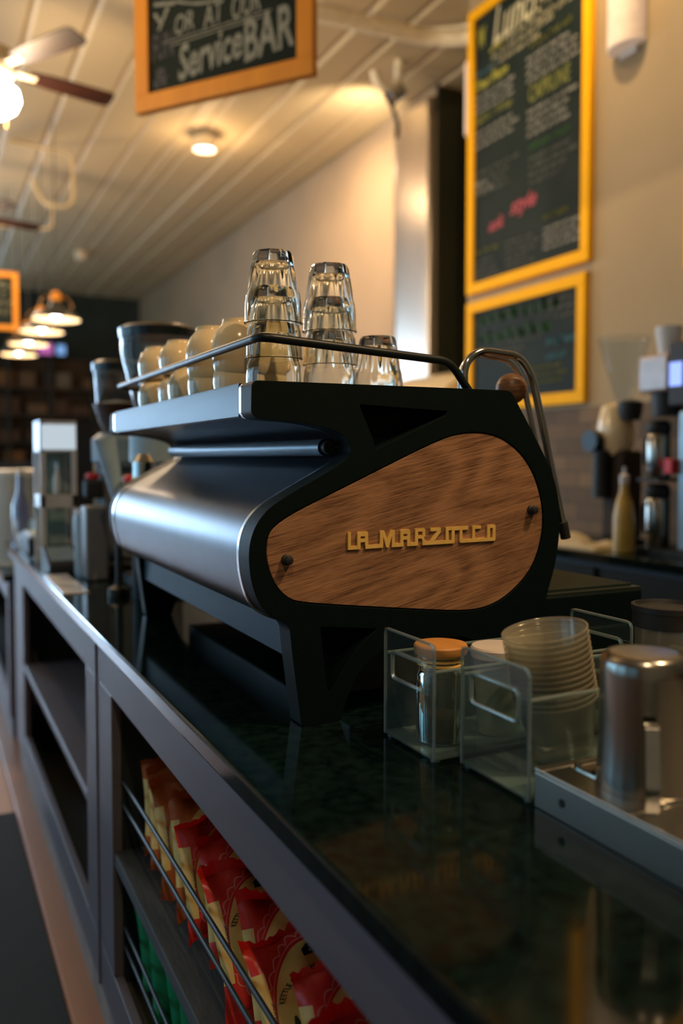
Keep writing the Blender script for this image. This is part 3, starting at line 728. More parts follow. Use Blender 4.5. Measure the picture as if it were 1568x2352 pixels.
# upturned milk pitcher
px, py, pz = .640, .617, CT + .0407
t = thing('milk_pitcher', (px, py, pz), 'upturned stainless milk pitcher standing on the steel tray', 'pitcher')
sp = lambda th, z: 1 + (.10 * max(0, cos(th - radians(-62)))**14 * max(0, 1 - z/.035))
pr = [(.0440, 0), (.0447, .0006), (.0450, .003), (.0440, .02), (.0425, .05), (.0418, .080), (.0422, .118), (.0418, .128), (.0395, .1345), (.0355, .1375), (.030, .1380), (0, .1375)]
m = MB().lathe(pr, (px, py, pz), 64, rf=sp, cap=False)
m.lathe([(.0432, .0004), (.0425, .02), (.0410, .05), (.0405, .12), (.034, .134), (0, .135)], (px, py, pz), 64, rf=sp, cap=False)
bmesh.ops.bridge_loops(m.bm, edges=[e for e in m.bm.edges if e.is_boundary])
m.build('pitcher_body', M_steel, t, smooth=50)
ha = radians(-128)
hd = Vector((cos(ha), sin(ha), 0)); hp = Vector((px, py, pz)); sd = Vector((-hd.y, hd.x, 0))
path = fillet([hp + hd*.0418 + Vector((0, 0, .083)), hp + hd*.060 + Vector((0, 0, .083)), hp + hd*.071 + Vector((0, 0, .020)), hp + hd*.067 + Vector((0, 0, .003))], .010, 6)
m = MB(); prev = None
for p in path:
    q = [m.bm.verts.new(p + sd*s_*.0062 + hd*d_*.0012) for s_, d_ in ((-1, -1), (1, -1), (1, 1), (-1, 1))]
    if prev:
        for a in range(4): m.bm.faces.new([prev[a], prev[(a+1) % 4], q[(a+1) % 4], q[a]])
    else: m.bm.faces.new(q)
    prev = q
m.bm.faces.new(prev[::-1]); m.build('handle', M_chrome, t, smooth=40)

# ================================================================== snack bags in the shelves
def bag_material(name, ring, base, cream, lace):
    m, nt, out = mnew(name)
    b = N(nt, 'ShaderNodeBsdfPrincipled'); nt.links.new(b.outputs[0], out.inputs[0]); b.inputs['Roughness'].default_value = .33
    b.inputs['Specular IOR Level'].default_value = .55
    tc = N(nt, 'ShaderNodeTexCoord'); sp_ = N(nt, 'ShaderNodeSeparateXYZ'); nt.links.new(tc.outputs['Object'], sp_.inputs[0])
    def mth(op, a, b_=None, c=None):
        n = N(nt, 'ShaderNodeMath', operation=op)
        for i, v in enumerate((a, b_, c)):
            if v is None: continue
            if isinstance(v, (int, float)): n.inputs[i].default_value = v
            else: nt.links.new(v, n.inputs[i])
        return n.outputs[0]
    X, Y, Z = sp_.outputs[0], sp_.outputs[1], sp_.outputs[2]
    ex = mth('DIVIDE', X, .064 - ring); ez = mth('DIVIDE', mth('SUBTRACT', Z, .095 + ring), .080 - ring*1.5)
    r = mth('SQRT', mth('ADD', mth('MULTIPLY', ex, ex), mth('MULTIPLY', ez, ez)))
    th = mth('ARCTAN2', ez, ex)
    sc = mth('ABSOLUTE', mth('SINE', mth('MULTIPLY', th, 13)))
    lacef = mth('LESS_THAN', mth('ABSOLUTE', mth('SUBTRACT', mth('SUBTRACT', r, 1.09), mth('MULTIPLY', sc, .07))), .013)
    lace2 = mth('LESS_THAN', mth('ABSOLUTE', mth('SUBTRACT', r, 1.055)), .008)
    inside = mth('LESS_THAN', r, 1.0)
    side = mth('MULTIPLY', mth('GREATER_THAN', mth('ABSOLUTE', X), .066 + ring*3), mth('LESS_THAN', mth('ABSOLUTE', mth('SUBTRACT', Z, .100)), .055))
    back = mth('GREATER_THAN', Y, .008)
    backc = mth('MULTIPLY', back, mth('LESS_THAN', mth('ABSOLUTE', mth('SUBTRACT', Z, .10)), .06 - ring*3))
    crm = mth('MINIMUM', mth('ADD', mth('ADD', inside, side), backc), 1)
    lc_ = mth('MULTIPLY', mth('MINIMUM', mth('ADD', lacef, lace2), 1), mth('SUBTRACT', 1, crm))
    m1 = N(nt, 'ShaderNodeMix', data_type='RGBA'); m1.inputs[6].default_value = c4(base); m1.inputs[7].default_value = c4(lace); nt.links.new(lc_, m1.inputs[0])
    m2 = N(nt, 'ShaderNodeMix', data_type='RGBA'); m2.inputs[7].default_value = c4(cream); nt.links.new(m1.outputs[2], m2.inputs[6]); nt.links.new(crm, m2.inputs[0])
    nt.links.new(m2.outputs[2], b.inputs['Base Color'])
    n = N(nt, 'ShaderNodeTexNoise'); n.inputs['Scale'].default_value = 45; nt.links.new(tc.outputs['Object'], n.inputs['Vector'])
    bp = N(nt, 'ShaderNodeBump'); bp.inputs['Strength'].default_value = .45; bp.inputs['Distance'].default_value = .004
    nt.links.new(n.outputs['Fac'], bp.inputs['Height']); nt.links.new(bp.outputs[0], b.inputs['Normal'])
    return m
M_bagred = bag_material('red snack bag film', 0, (.80, .040, .028), (.98, .70, .24), (.90, .28, .24))
M_bagbrown = bag_material('copper snack bag film', 0, (.56, .14, .035), (.98, .70, .25), (.60, .20, .08))
M_baggreen = bag_material('green snack bag film', .022, (.004, .30, .12), (.90, .66, .16), (.05, .45, .22))
M_ink = mat('dark ink', (.03, .035, .03), .6)
BW, BH, BT = .084, .200, .030
def bag_y(x, z, sd, ph):
    u = min(abs(x) / BW, 1); v = min(max(abs(z - BH/2) / (BH/2 - .014), 0), 1)
    t = BT * (max(0, 1 - u**2.6))**.55 * (max(0, 1 - v**2.2))**.6
    wr = .0035 * sin(x*95 + ph) * sin(z*55 + ph*2) * (.3 + v) + .006 * sin(x*60 + ph*1.7) * v**4
    return sd * t + wr
def make_bag(m, ph, wild=1.0):
    mb = MB(); nx, nz = 30, 34; G = {}
    rnd = random.Random(int(ph * 100))
    jag = [rnd.uniform(-.0035, .0035) for _ in range(nx + 1)]
    for s_ in (-1, 1):
        for i in range(nx + 1):
            for j in range(nz + 1):
                x = -BW + 2*BW*i/nx; z = BH*j/nz
                edge = (i in (0, nx)) or (j in (0, nz))
                if edge and s_ == 1: continue
                v = abs(z - BH/2) / (BH/2)
                pinch = 1 - .07 * (1 - v**3)                       # seals are wider than the filled middle
                y = bag_y(x, z, s_ if not edge else 0, ph)
                zz = z + (jag[i] if j in (0, nz) else 0) + .010 * wild * sin(x*40 + ph) * (v**6) * (1 if z > BH/2 else -1)
                G[s_, i, j] = mb.bm.verts.new((x * pinch, y, zz))
    get = lambda s_, i, j: G.get((s_, i, j)) or G[-1, i, j]
    for s_ in (-1, 1):
        for i in range(nx):
            for j in range(nz):
                q = [get(s_, i, j), get(s_, i+1, j), get(s_, i+1, j+1), get(s_, i, j+1)]
                if s_ == 1: q = q[::-1]
                try: mb.bm.faces.new(q)
                except ValueError: pass
    bmesh.ops.triangulate(mb.bm, faces=mb.bm.faces)
    return mb
def bag_print(ph, kind):
    mb = MB()
    def on(x, z): 
        v = abs(z - BH/2) / (BH/2)
        return Vector((x * (1 - .07*(1 - v**3)), bag_y(x, z, -1, ph) - .0009, z))
    txt = 'KETTLE COOKED POTATO CHIPS'
    me = text_mesh(txt, .0118, bold=.0002, align='CENTER')
    R = .080
    def arc(c):
        a = c.x / R * 1.22; rr = .052 + c.y
        return on(sin(a) * (rr + .006), .112 + cos(a) * rr * .62 - .004)
    me2 = me; add_mesh(mb, me2, arc)
    me = text_mesh("Ms Vickie's", .038, bold=.0006, shear=.25, align='CENTER')
    add_mesh(mb, me, lambda c: on(c.x * .66, .082 + c.y * .9 + c.x * .10))
    # little cottage emblem
    for poly in ([(-.012, .157), (.010, .157), (.010, .164), (-.001, .171), (-.012, .165)], [(.010, .157), (.016, .159), (.016, .166), (.010, .169)]):
        vs = [mb.bm.verts.new(on(x, z)) for x, z in poly]; mb.bm.faces.new(vs)
    if kind == 'side':
        me = text_mesh('NO ARTIFICIAL', .0075, align='CENTER', bold=.0001)
        add_mesh(mb, me, lambda c: on(-.0725 + c.y * .6, .100 + c.x * .8))
    return mb
bag_protos = {}
def put_bag(kind, x, y, z, lean, rz, lab, grp, name='snack_bag', label_kind='bag', ph=None):
    root = thing(name, (0, 0, 0), lab, label_kind, grp)
    if kind not in bag_protos:
        bag_protos[kind] = []
    ph = ph if ph is not None else 1.0 + len(bag_protos[kind]) * 1.37
    mm = {'red': M_bagred, 'brown': M_bagbrown, 'green': M_baggreen}[kind]
    o = make_bag(mm, ph).build('bag_body', mm, root, smooth=60, local=True)
    if kind != 'green': merge_into(o, [bag_print(ph, 'side').build('printing', M_ink, root, smooth=0, local=True)])
    root.location = (x, y, z); root.rotation_euler = (-lean, 0, rz)
    bag_protos[kind].append(root)
SH = .463
cells = [('brown', 1.690, .12, .05), ('brown', 1.612, .26, -.10), ('brown', 1.530, .36, .08), ('brown', 1.450, .40, -.05), ('red', 1.360, .30, .16), ('red', 1.262, .48, -.06), ('red', 1.160, .55, .10), ('red', 1.062, .50, -.02), ('red', .968, .58, .14), ('red', .870, .52, -.10), ('red', .775, .60, .06), ('red', .680, .5, .02)]
posn = ['farthest back', 'second from the far end', 'third from the far end', 'nearest to the red bags']
posr = ['farthest, against the copper bags'] + ['%s from the copper bags' % w_ for w_ in ('second', 'third', 'fourth', 'fifth', 'sixth')] + ['seventh, low near the bottom edge', 'nearest, hidden low behind the rail']
nb = nr = 0
for kind, y, lean, rz in cells:
    if kind == 'brown': lab = 'copper brown snack bag on the upper shelf, ' + posn[nb]; nb += 1
    else: lab = 'red snack bag on the upper shelf, ' + posr[nr]; nr += 1
    put_bag(kind, .456 + .005 * sin(y * 31), y - .05, SH + .020, lean, rz, lab, 'snack bags on the upper shelf')
for i, y in enumerate((1.64, 1.54, 1.43, 1.32, 1.21, 1.10)):
    put_bag('green', .455 + .005 * sin(y * 23), y, .202, .40, .06 * (-1)**i, 'shiny green snack bag on the lower shelf, ' + ['farthest back', 'second from the far end', 'third from the far end', 'fourth from the far end', 'fifth from the far end', 'nearest to the bottom edge'][i], 'green snack bags on the lower shelf')
for i, y in enumerate((2.25, 2.40)):
    put_bag('brown', .56, y, .142, .2, .1, 'copper snack bag low in the middle bay, ' + ['nearer one', 'farther one'][i], 'copper bags in the middle bay')
# ================================================================== menu boards on the right wall
rnd = random.Random(11)
def scribble(mb, P, s0, s1, t, h, w):
    # chalk handwriting too small to read: short looping strokes along a line; P maps board coordinates to the wall
    s = s0
    while s < s1:
        wl_ = rnd.uniform(.03, .075)
        pts = []; n = int(wl_ / (h * .28)) + 2
        for k in range(n * 2):
            pts.append((s + wl_ * k / (n * 2), t + (h * rnd.uniform(.55, 1.0) if k % 2 else h * rnd.uniform(0, .15))))
        for a, b_ in zip(pts, pts[1:]):
            d = Vector(b_) - Vector(a); d = d.normalized() if d.length else Vector((1, 0)); nn = Vector((-d.y, d.x)) * w
            q = [Vector(a) + nn, Vector(a) - nn, Vector(b_) - nn, Vector(b_) + nn]
            mb.bm.faces.new([mb.bm.verts.new(P(v.x, v.y)) for v in q])
        s += wl_ + h * .55
PANEL = {}
def board(name, lab, y_left, y_right, z0, z1, fw=.060, M=M_yellow):
    # board hanging on the wall x = WX; board coordinate s runs from its left edge, t is height
    t = thing(name, (WX - .02, (y_left + y_right)/2, z0), lab, 'menu board', 'yellow framed menu boards')
    m = MB()
    m.box(WX - .035, WX - .001, y_right, y_left, z0, z0 + fw).box(WX - .035, WX - .001, y_right, y_left, z1 - fw, z1)
    m.box(WX - .035, WX - .001, y_right, y_right + fw, z0 + fw, z1 - fw).box(WX - .035, WX - .001, y_left - fw, y_left, z0 + fw, z1 - fw)
    m.build('board_frame', M, t, smooth=0, bevel=.004)
    t['panel'] = 1; PANEL[t.name] = MB().box(WX - .018, WX - .002, y_right + fw - .002, y_left - fw + .002, z0 + fw - .002, z1 - fw + .002).build('chalk_panel', M_chalk, t, smooth=0); del t['panel']
    return t
def writer(t, items, yl):
    groups = {}
    P = lambda s, z: Vector((WX - .0195, yl - s, z))
    for it in items:
        kind, col = it[0], it[1]
        mb = groups.setdefault(col.name, (MB(), col))[0]
        if kind == 'x':
            _, _, s, z, size, txt, shear, rise = it
            me = fit_text(txt, size[0], size[1], bold=.02, shear=shear)
            add_mesh(mb, me, lambda c: P(s + c.x, z + c.y + c.x * rise))
        else:
            _, _, s0, s1, z0, z1, h = it
            z = z1
            while z > z0:
                scribble(mb, P, s0, s0 + (s1 - s0) * rnd.uniform(.72, 1.0), z - h, h, h * .085); z -= h * 1.5
    merge_into(PANEL[t.name], [mb.build('chalk_writing', col, t, smooth=0) for mb, col in groups.values()])
YL = 4.235
b1 = board('menu_board', 'tall yellow framed chalkboard headed Lunch, upper board on the right wall', YL, 3.205, 2.228, 3.86)
writer(b1, [
    ('x', C_pale, .23, 3.585, (.42, .20), 'Lunch', .3, .02), ('x', C_yel, .085, 3.62, (.07, .12), 'W', 0, 0), ('x', C_yel, .20, 3.555, (.14, .035), '~', .2, 0),
    ('s', C_pale, .22, .80, 3.49, 3.585, .030), ('s', C_blue, .07, .34, 3.455, 3.50, .032), ('s', C_pale, .62, .95, 3.55, 3.66, .05),
    ('x', C_yel, .065, 3.385, (.30, .055), 'Thai Plum', .3, .02), ('s', C_white, .065, .44, 3.26, 3.36, .026),
    ('x', C_olive, .065, 3.185, (.34, .055), "Ball'n 1 Wrap", .3, .02), ('s', C_white, .065, .46, 3.07, 3.16, .026),
    ('s', C_dim, .065, .44, 2.80, 2.93, .027), ('s', C_white, .065, .22, 2.80, 2.87, .03),
    ('s', C_olive, .56, .84, 3.42, 3.47, .04), ('s', C_white, .53, .93, 3.27, 3.40, .026),
    ('x', C_olive, .55, 3.15, (.32, .09), 'CAPRUNE', .05, .0), ('s', C_white, .54, .88, 2.98, 3.12, .027),
    ('s', C_green, .56, .88, 2.90, 2.94, .04), ('s', C_dim, .56, .90, 2.72, 2.87, .028),
    ('x', C_pink, .20, 2.555, (.15, .07), 'ask', .35, .03), ('x', C_pink, .40, 2.575, (.22, .11), 'style', .35, .03),
    ('s', C_olive, .68, .92, 2.50, 2.54, .035), ('s', C_white, .68, .96, 2.36, 2.47, .022),
    ('s', C_olive, .08, .30, 2.45, 2.48, .03), ('s', C_dim, .07, .30, 2.31, 2.42, .022), ('s', C_dim, .36, .62, 2.33, 2.47, .022)], YL)
b2 = board('menu_board', 'smaller yellow framed chalkboard with faded green writing, below the Lunch board', YL, 3.225, 1.540, 2.178)
writer(b2, [('s', C_green, .12, .80, 1.97, 2.11, .075), ('s', C_dim, .72, .94, 2.00, 2.10, .03), ('s', C_blue, .72, .90, 1.82, 1.90, .05),
            ('s', C_olive, .55, .85, 1.68, 1.76, .025), ('s', C_dim, .3, .60, 1.86, 1.93, .03)], YL)
b3 = board('menu_board', 'yellow framed board at the right edge of the picture, only its left rim showing', 2.625, 1.72, 2.075, 3.86)
# wall sconces
def sconce_mat():
    m = mat('white ceramic shade', (.80, .66, .54), .5)
    b = [n for n in m.node_tree.nodes if n.type == 'BSDF_PRINCIPLED'][0]
    b.inputs['Emission Color'].default_value = (1, .78, .58, 1); b.inputs['Emission Strength'].default_value = .22  # faint glow added so the shaded sconces look bright
    return m
def sconce(loc, ang, lab):
    t = thing('wall_sconce', loc, lab, 'wall lamp', 'white half-round wall sconces', rz=ang)
    m = MB(); pts = [(.105*cos(a), .095*sin(a)) for a in [pi*k/20 for k in range(21)]]
    m.prism(pts, 'z', 0, .42); o = m.build('lamp_shade', sconce_mat() if 'white ceramic shade' not in bpy.data.materials else bpy.data.materials['white ceramic shade'], t, local=True, bevel=.006, smooth=40)
    MB().box(-.05, .05, 0, .012, -.03, 0).build('mounting_plate', M_white, t, local=True, smooth=0)
sconce((WX - .001, 2.985, 3.14), radians(90), 'large white half-round wall sconce between the Lunch board and the right edge')
sconce((3.045, 4.271, 3.20), 0, 'small white half-round sconce peeking out left of the Lunch board')

# ================================================================== hanging signs
A = Vector((.777, 3.408, 2.62)); B = Vector((1.259, 2.775, 2.62)); Wd = (B - A).length
ang = math.atan2(B.y - A.y, B.x - A.x)
sg = thing('hanging_sign', tuple(A), 'wood framed chalkboard sign reading Service BAR hanging above the counter', 'sign', rz=ang)
fh = 1.05; fw = .068
m = MB(); m.box(0, Wd, 0, .035, 0, fw).box(0, Wd, 0, .035, fh - fw, fh).box(0, fw, 0, .035, fw, fh - fw).box(Wd - fw, Wd, 0, .035, fw, fh - fw)
m.build('sign_frame', M_orange, sg, local=True, smooth=0, bevel=.004)
sign_panel = MB().box(fw - .004, Wd - fw + .004, .012, .022, fw - .004, fh - fw + .004).build('chalk_panel', M_chalk, sg, local=True, smooth=0)
marks = []
def sign_text(col, items):
    mb = MB()
    for s, z, w_, h_, txt, shear, rise, bold in items:
        me = fit_text(txt, w_, h_, bold=bold, shear=shear)
        add_mesh(mb, me, lambda c: Vector((s + c.x, .0105, z + c.y + c.x * rise)))
    marks.append(mb.build('chalk_writing', col, sg, local=True, smooth=0))
C_sign = chalk('sign grey', (.34, .36, .30))
sign_text(C_sign, [(.190, .262, .090, .075, 'OR', .1, .10, .01), (.322, .262, .090, .080, 'AT', .1, .10, .01), (.450, .262, .125, .090, 'OUR', .1, .10, .01),
                    (.205, .088, .290, .135, 'Service', .15, .12, .022), (.505, .100, .210, .155, 'BAR', .0, .10, .022)])
sign_text(C_purple, [(.080, .185, .105, .10, 'FUN', .1, .05, .015), (.085, .085, .07, .07, '&', .1, .05, .015)])
mb = MB()
for z0, z1, s0, s1 in ((.246, .262, .13, .62), (.230, .246, .17, .59)):
    n = 12
    for k in range(n):
        a, b_ = s0 + (s1 - s0)*k/n, s0 + (s1 - s0)*(k+1)/n
        za, zb = z0 + (z1 - z0)*k/n, z0 + (z1 - z0)*(k+1)/n
        mb.bm.faces.new([mb.bm.verts.new(Vector(v)) for v in ((a, .0105, za), (b_, .0105, zb), (b_, .0105, zb + .005), (a, .0105, za + .005))])
# arrow with a curved tail
arc = [(.20 + .30*k/16, .385 - .035*sin(pi*k/16)) for k in range(17)]
for a, b_ in zip(arc, arc[1:]): mb.bm.faces.new([mb.bm.verts.new(Vector(v)) for v in ((a[0], .0105, a[1]), (b_[0], .0105, b_[1]), (b_[0], .0105, b_[1] + .010), (a[0], .0105, a[1] + .010))])
for q in ([(.085, .365), (.125, .315), (.135, .32), (.10, .37)], [(.105, .300), (.150, .380), (.165, .378), (.12, .300)], [(.09, .395), (.19, .380), (.20, .392), (.09, .41)]):
    mb.bm.faces.new([mb.bm.verts.new(Vector((a, .0105, b_))) for a, b_ in q])
marks.append(mb.build('chalk_drawing', C_sign, sg, local=True, smooth=0)); merge_into(sign_panel, marks)
for s in (.10, Wd - .10): MB().rod((s, .017, fh), (s, .017, CEIL - 2.62 - .01), .004, 8).build('hanging_wire', M_rubber, sg, local=True)
s2 = thing('hanging_sign', (.30, 9.58, 2.60), 'small orange framed chalkboard sign hanging at the far left edge', 'sign')
m = MB(); W2, H2 = .64, .60
m.box(.30, .94, 9.56, 9.60, 2.60, 2.65).box(.30, .94, 9.56, 9.60, 3.15, 3.20).box(.30, .35, 9.56, 9.60, 2.65, 3.15).box(.89, .94, 9.56, 9.60, 2.65, 3.15)
m.build('sign_frame', M_orange, s2, smooth=0)
sp2 = MB().box(.345, .895, 9.575, 9.59, 2.645, 3.155).build('chalk_panel', M_chalk, s2, smooth=0)
m = MB()
for z in (2.76, 2.86, 2.96, 3.04): scribble(m, lambda s, t: Vector((.40 + s, 9.574, t)), 0, .44, z, .06, .008)
merge_into(sp2, [m.build('chalk_writing', C_pale, s2, smooth=0)])
for s in (.4, .84): MB().rod((s, 9.58, 3.20), (s, 9.58, CEIL - .02), .004, 8).build('hanging_wire', M_rubber, s2)

# ================================================================== ceiling fans and lamps
M_globe = emit('lit fan globe', (1.0, .80, .62), 40)
def fan(loc, a0, lab, lit=True):
    t = thing('ceiling_fan', loc, lab, 'ceiling fan', 'ceiling fans')
    X, Y, Z = loc
    MB().rod((X, Y, Z + .12), (X, Y, CEIL - .005), .014, 14).build('down_rod', M_fanbody, t)
    MB().lathe([(.02, .0), (.065, .01), (.06, .05), (.03, .06)], (X, Y, CEIL - .07), 28).build('canopy', M_fanbody, t)
    MB().lathe([(.03, -.06), (.10, -.05), (.125, -.01), (.125, .05), (.10, .10), (.04, .13), (.02, .15)], (X, Y, Z), 36).build('motor_housing', M_fanbody, t)
    for k in range(5):
        R = Matrix.Translation(Vector(loc)) @ Matrix.Rotation(a0 + k * 2*pi/5, 4, 'Z') @ Matrix.Rotation(radians(-13), 4, 'X')
        o = MB().prism([(.20, -.050), (.34, -.066), (.68, -.072), (.715, -.055), (.72, 0), (.715, .055), (.68, .072), (.34, .066), (.20, .050)], 'z', -.004, .004, R).build('blade', M_fanwood, t, smooth=0)
        MB().box(.10, .24, -.022, .022, -.010, -.004, R).build('blade_iron', M_fanbody, o, smooth=0)
    MB().lathe([(.05, -.085), (.075, -.07), (.05, -.055)], loc, 28).build('light_kit', M_fanbody, t)
    MB().lathe([(0, -.285), (.06, -.277), (.115, -.235), (.138, -.18), (.128, -.130), (.08, -.090), (0, -.086)], loc, 36).build('globe', M_globe, t)
    MB().rod((X + .06, Y, Z - .06), (X + .06, Y, Z - .33), .003, 6).build('pull_chain', M_brass, t)
fan((.42, 5.37, 3.52), radians(13.5), 'nearer red-brown ceiling fan with a lit white globe, upper left')
fan((.38, 8.72, 3.52), radians(13.5), 'farther ceiling fan, only a dark blade tip showing at the left edge')
point('fan_glow', (.42, 5.37, 3.12), 60, (1, .68, .36), .10); point('fan_glow', (.38, 8.72, 3.12), 30, (1, .72, .46), .10)
M_bulb = emit('lit bulb', (1.0, .90, .86), 22.0)
labs = ['nearest and highest of the four lit pendants over the far bar', 'second of the four lit pendants over the far bar', 'third of the four lit pendants over the far bar', 'farthest and lowest of the four lit pendants over the far bar']
for i, (X, Y) in enumerate(((1.05, 7.62), (1.03, 8.42), (1.02, 9.42), (1.02, 10.40))):
    Z = 2.44
    t = thing('pendant_lamp', (X, Y, Z), 'dark metal pendant lamp, ' + labs[i], 'pendant lamp', 'pendant lamps over the far bar')
    MB().rod((X, Y, Z + .24), (X, Y, CEIL - .012), .004, 8).build('cord', M_rubber, t)
    m = MB().lathe([(.200, 0), (.198, .012), (.160, .055), (.105, .085), (.055, .115), (.045, .16), (.03, .165)], (X, Y, Z), 44, cap=False)
    m.build('lamp_shade', M_shade, t, smooth=60)
    MB().lathe([(.196, .002), (.157, .052), (.103, .081), (.05, .11), (0, .112)], (X, Y, Z), 44, cap=False).build('shade_lining', M_shadein, t, smooth=60)
    MB().lathe([(.045, .16), (.048, .19), (.03, .235), (.01, .245)], (X, Y, Z), 28).build('copper_cap', M_orange, t)
    MB().tube([(X + .135*cos(a), Y, Z + .10 + .12*sin(a)) for a in [pi*k/12 for k in range(13)]], .005, 8).build('guard_arc', M_copper, t)
    MB().ball((X, Y, Z + .040), .042, 24).build('bulb', M_bulb, t)
    point('pendant_glow', (X, Y, Z - .012), 9, (1, .72, .42), .05)
# recessed or surface spots
def can(X, Y, lab, r=.085):
    t = thing('ceiling_spotlight', (X, Y, CEIL - .14), lab, 'spotlight', 'ceiling spotlights')
    MB().lathe([(r + .012, 0), (r + .012, .10), (.04, .13), (.0, .13)], (X, Y, CEIL - .145), 32, cap=False).build('can', M_fanbody, t)
    MB().lathe([(0, .02), (r, .02), (r, .012), (0, .008)], (X, Y, CEIL - .145), 32).build('lens', emit('lit spot lens', (1, .88, .80), 6.0) if 'lit spot lens' not in bpy.data.materials else bpy.data.materials['lit spot lens'], t)
can(2.27, 7.30, 'lit round ceiling spotlight below the Service BAR sign')
spot('can_glow', (2.27, 7.30, CEIL - .16), (2.4, 7.6, 0), 80, WARM, 120, .8, .05)
point('can_halo', (2.27, 7.30, CEIL - .30), 16, WARM, .05)
t = thing('ceiling_sensor', (2.03, 12.2, CEIL - .12), 'small pale round ceiling sensor far down the room', 'sensor')
MB().lathe([(0, 0), (.07, .005), (.09, .05), (.09, .115)], (2.03, 12.2, CEIL - .12), 28).build('housing', M_fanbody, t)
# pipes
pz_ = 3.80
tag(MB().tube(fillet([(.9, 4.62, pz_ + .03), (2.84, 4.50, pz_ + .02), (3.02, 4.33, pz_ - .01), (3.02, 4.20, pz_ - .01)], .10, 8), .046, 18).build('ceiling_pipe', M_pipe, at=(2, 4.5, pz_)), 'thick cream painted pipe crossing behind the Service BAR sign to the menu wall', 'pipe')
tag(MB().tube(fillet([(2.2, 4.95, CEIL - .055), (3.0, 4.80, CEIL - .06), (3.2, 4.62, CEIL - .07), (3.05, 4.272, CEIL - .08)], .06, 6), .014, 10).build('conduit', M_pipe, at=(2.9, 4.7, CEIL - .05)), 'thin cream conduit above the thick pipe at the top', 'conduit')
tag(MB().tube([(3.0 + .10*cos(a), 5.35, 3.98 + .10*sin(a)) for a in [pi + pi*k/12 for k in range(13)]] + [(3.10, 5.35, CEIL)], .030, 14).build('pipe_bend', M_pipe, at=(3.0, 5.35, 3.98)), 'cream u-shaped pipe bend under the thick pipe', 'pipe')
t = thing('track_light', (3.13, 5.45, 3.90), 'small spotlight head with dangling black cable beside the pipe bend', 'spotlight')
MB().lathe([(.02, -.07), (.055, -.06), (.055, .06), (.02, .08)], (3.13, 5.45, 3.90), 24, Matrix.Rotation(radians(50), 4, 'Y')).build('lamp_head', M_chrome, t)
MB().rod((3.13, 5.45, 3.94), (3.13, 5.45, CEIL - .01), .012, 10).build('stem', M_white, t)
MB().tube(fillet([(3.02, 5.45, 3.92), (3.10, 5.46, 3.82), (3.16, 5.47, 3.70), (3.15, 5.47, 3.60)], .05, 6), .016, 8).build('cable', M_rubber, t)
for i, (pts, lab) in enumerate((([(.75, 8.2, CEIL - .02), (1.28, 8.1, CEIL - .08), (1.28, 8.1, CEIL - .55), (1.05, 8.2, CEIL - .55), (.95, 8.3, CEIL - .30)], 'cream conduit bent like a hook beside the farther fan'),
                                ([(.0, 10.0, 3.75), (1.33, 9.8, 3.75), (1.33, 9.8, CEIL - .02)], 'cream conduit running level to the left edge, far down the room'))):
    tag(MB().tube(fillet(pts, .10, 6), .017, 12).build('conduit', M_ceiling, at=pts[1]), lab, 'conduit')

# ================================================================== barista's back counter on the right
bc = thing('back_counter', (2.65, 2.6, 0), 'dark back counter against the menu wall', 'counter')
MB().box(2.335, 2.94, -1.0, 4.24, CT - .035, CT).build('worktop', M_granite, bc, smooth=0, bevel=.004)
MB().box(2.37, 2.93, -1.0, 4.22, .10, CT - .035).build('cabinet_body', M_cabdark, bc, smooth=0)
MB().box(2.42, 2.90, -.98, 4.20, 0, .10).build('plinth', M_cabdark, bc, smooth=0)
for k in range(6): MB().box(2.352, 2.37, -.95 + k*.87, -.12 + k*.87, .13, CT - .06).build('cabinet_door', mat('dark green cabinet door', (.010, .014, .011), .6, spec=.15) if k == 0 else bpy.data.materials['dark green cabinet door'], bc, smooth=0, bevel=.003)
# grinder with clear cone hopper
gx, gy = 2.62, 2.70
t = thing('coffee_grinder', (gx, gy, CT), 'cream coffee grinder with a clear cone hopper on the back counter', 'grinder')
MB().box(gx - .08, gx + .10, gy - .09, gy + .09, CT, CT + .03).build('base', M_rubber, t, bevel=.006)
MB().box(gx - .02, gx + .10, gy - .06, gy + .06, CT + .03, CT + .40).build('body', M_darkwood, t, bevel=.015)
MB().lathe([(.05, .38), (.075, .42), (.078, .50), (.06, .585), (.03, .60)], (gx + .02, gy + .02, CT), 32).build('motor_head', M_ceramic, t)
MB().lathe([(.040, .525), (.050, .56), (.052, .60), (.02, .61)], (gx + .02, gy - .06, CT), 28).build('burr_collar', M_rubber, t)
MB().lathe([(.03, .61), (.05, .67), (.105, .86), (.107, .87)], (gx + .02, gy - .02, CT), 32, cap=False).build('hopper', M_hopper, t)
MB().rod((gx - .10, gy + .05, CT + .44), (gx + .0, gy + .05, CT + .44), .045, 24).build('dosing_knob', mat('dark blue knob', (.015, .03, .045), .35), t)
MB().rod((gx - .05, gy + .03, CT + .20), (gx - .05, gy + .03, CT + .40), .035, 20).build('grind_chute', M_rubber, t)
t = thing('syrup_bottle', (2.45, 2.475, CT), 'tall amber syrup bottle standing beside the grinder', 'bottle')
MB().lathe([(.038, 0), (.042, .004), (.041, .14), (.030, .20), (.018, .235), (.016, .27)], (2.45, 2.475, CT), 28).build('bottle_body', M_syrup, t)
MB().lathe([(.018, .27), (.018, .30), (.006, .31), (.006, .335)], (2.45, 2.475, CT), 20).build('pump', M_white, t)
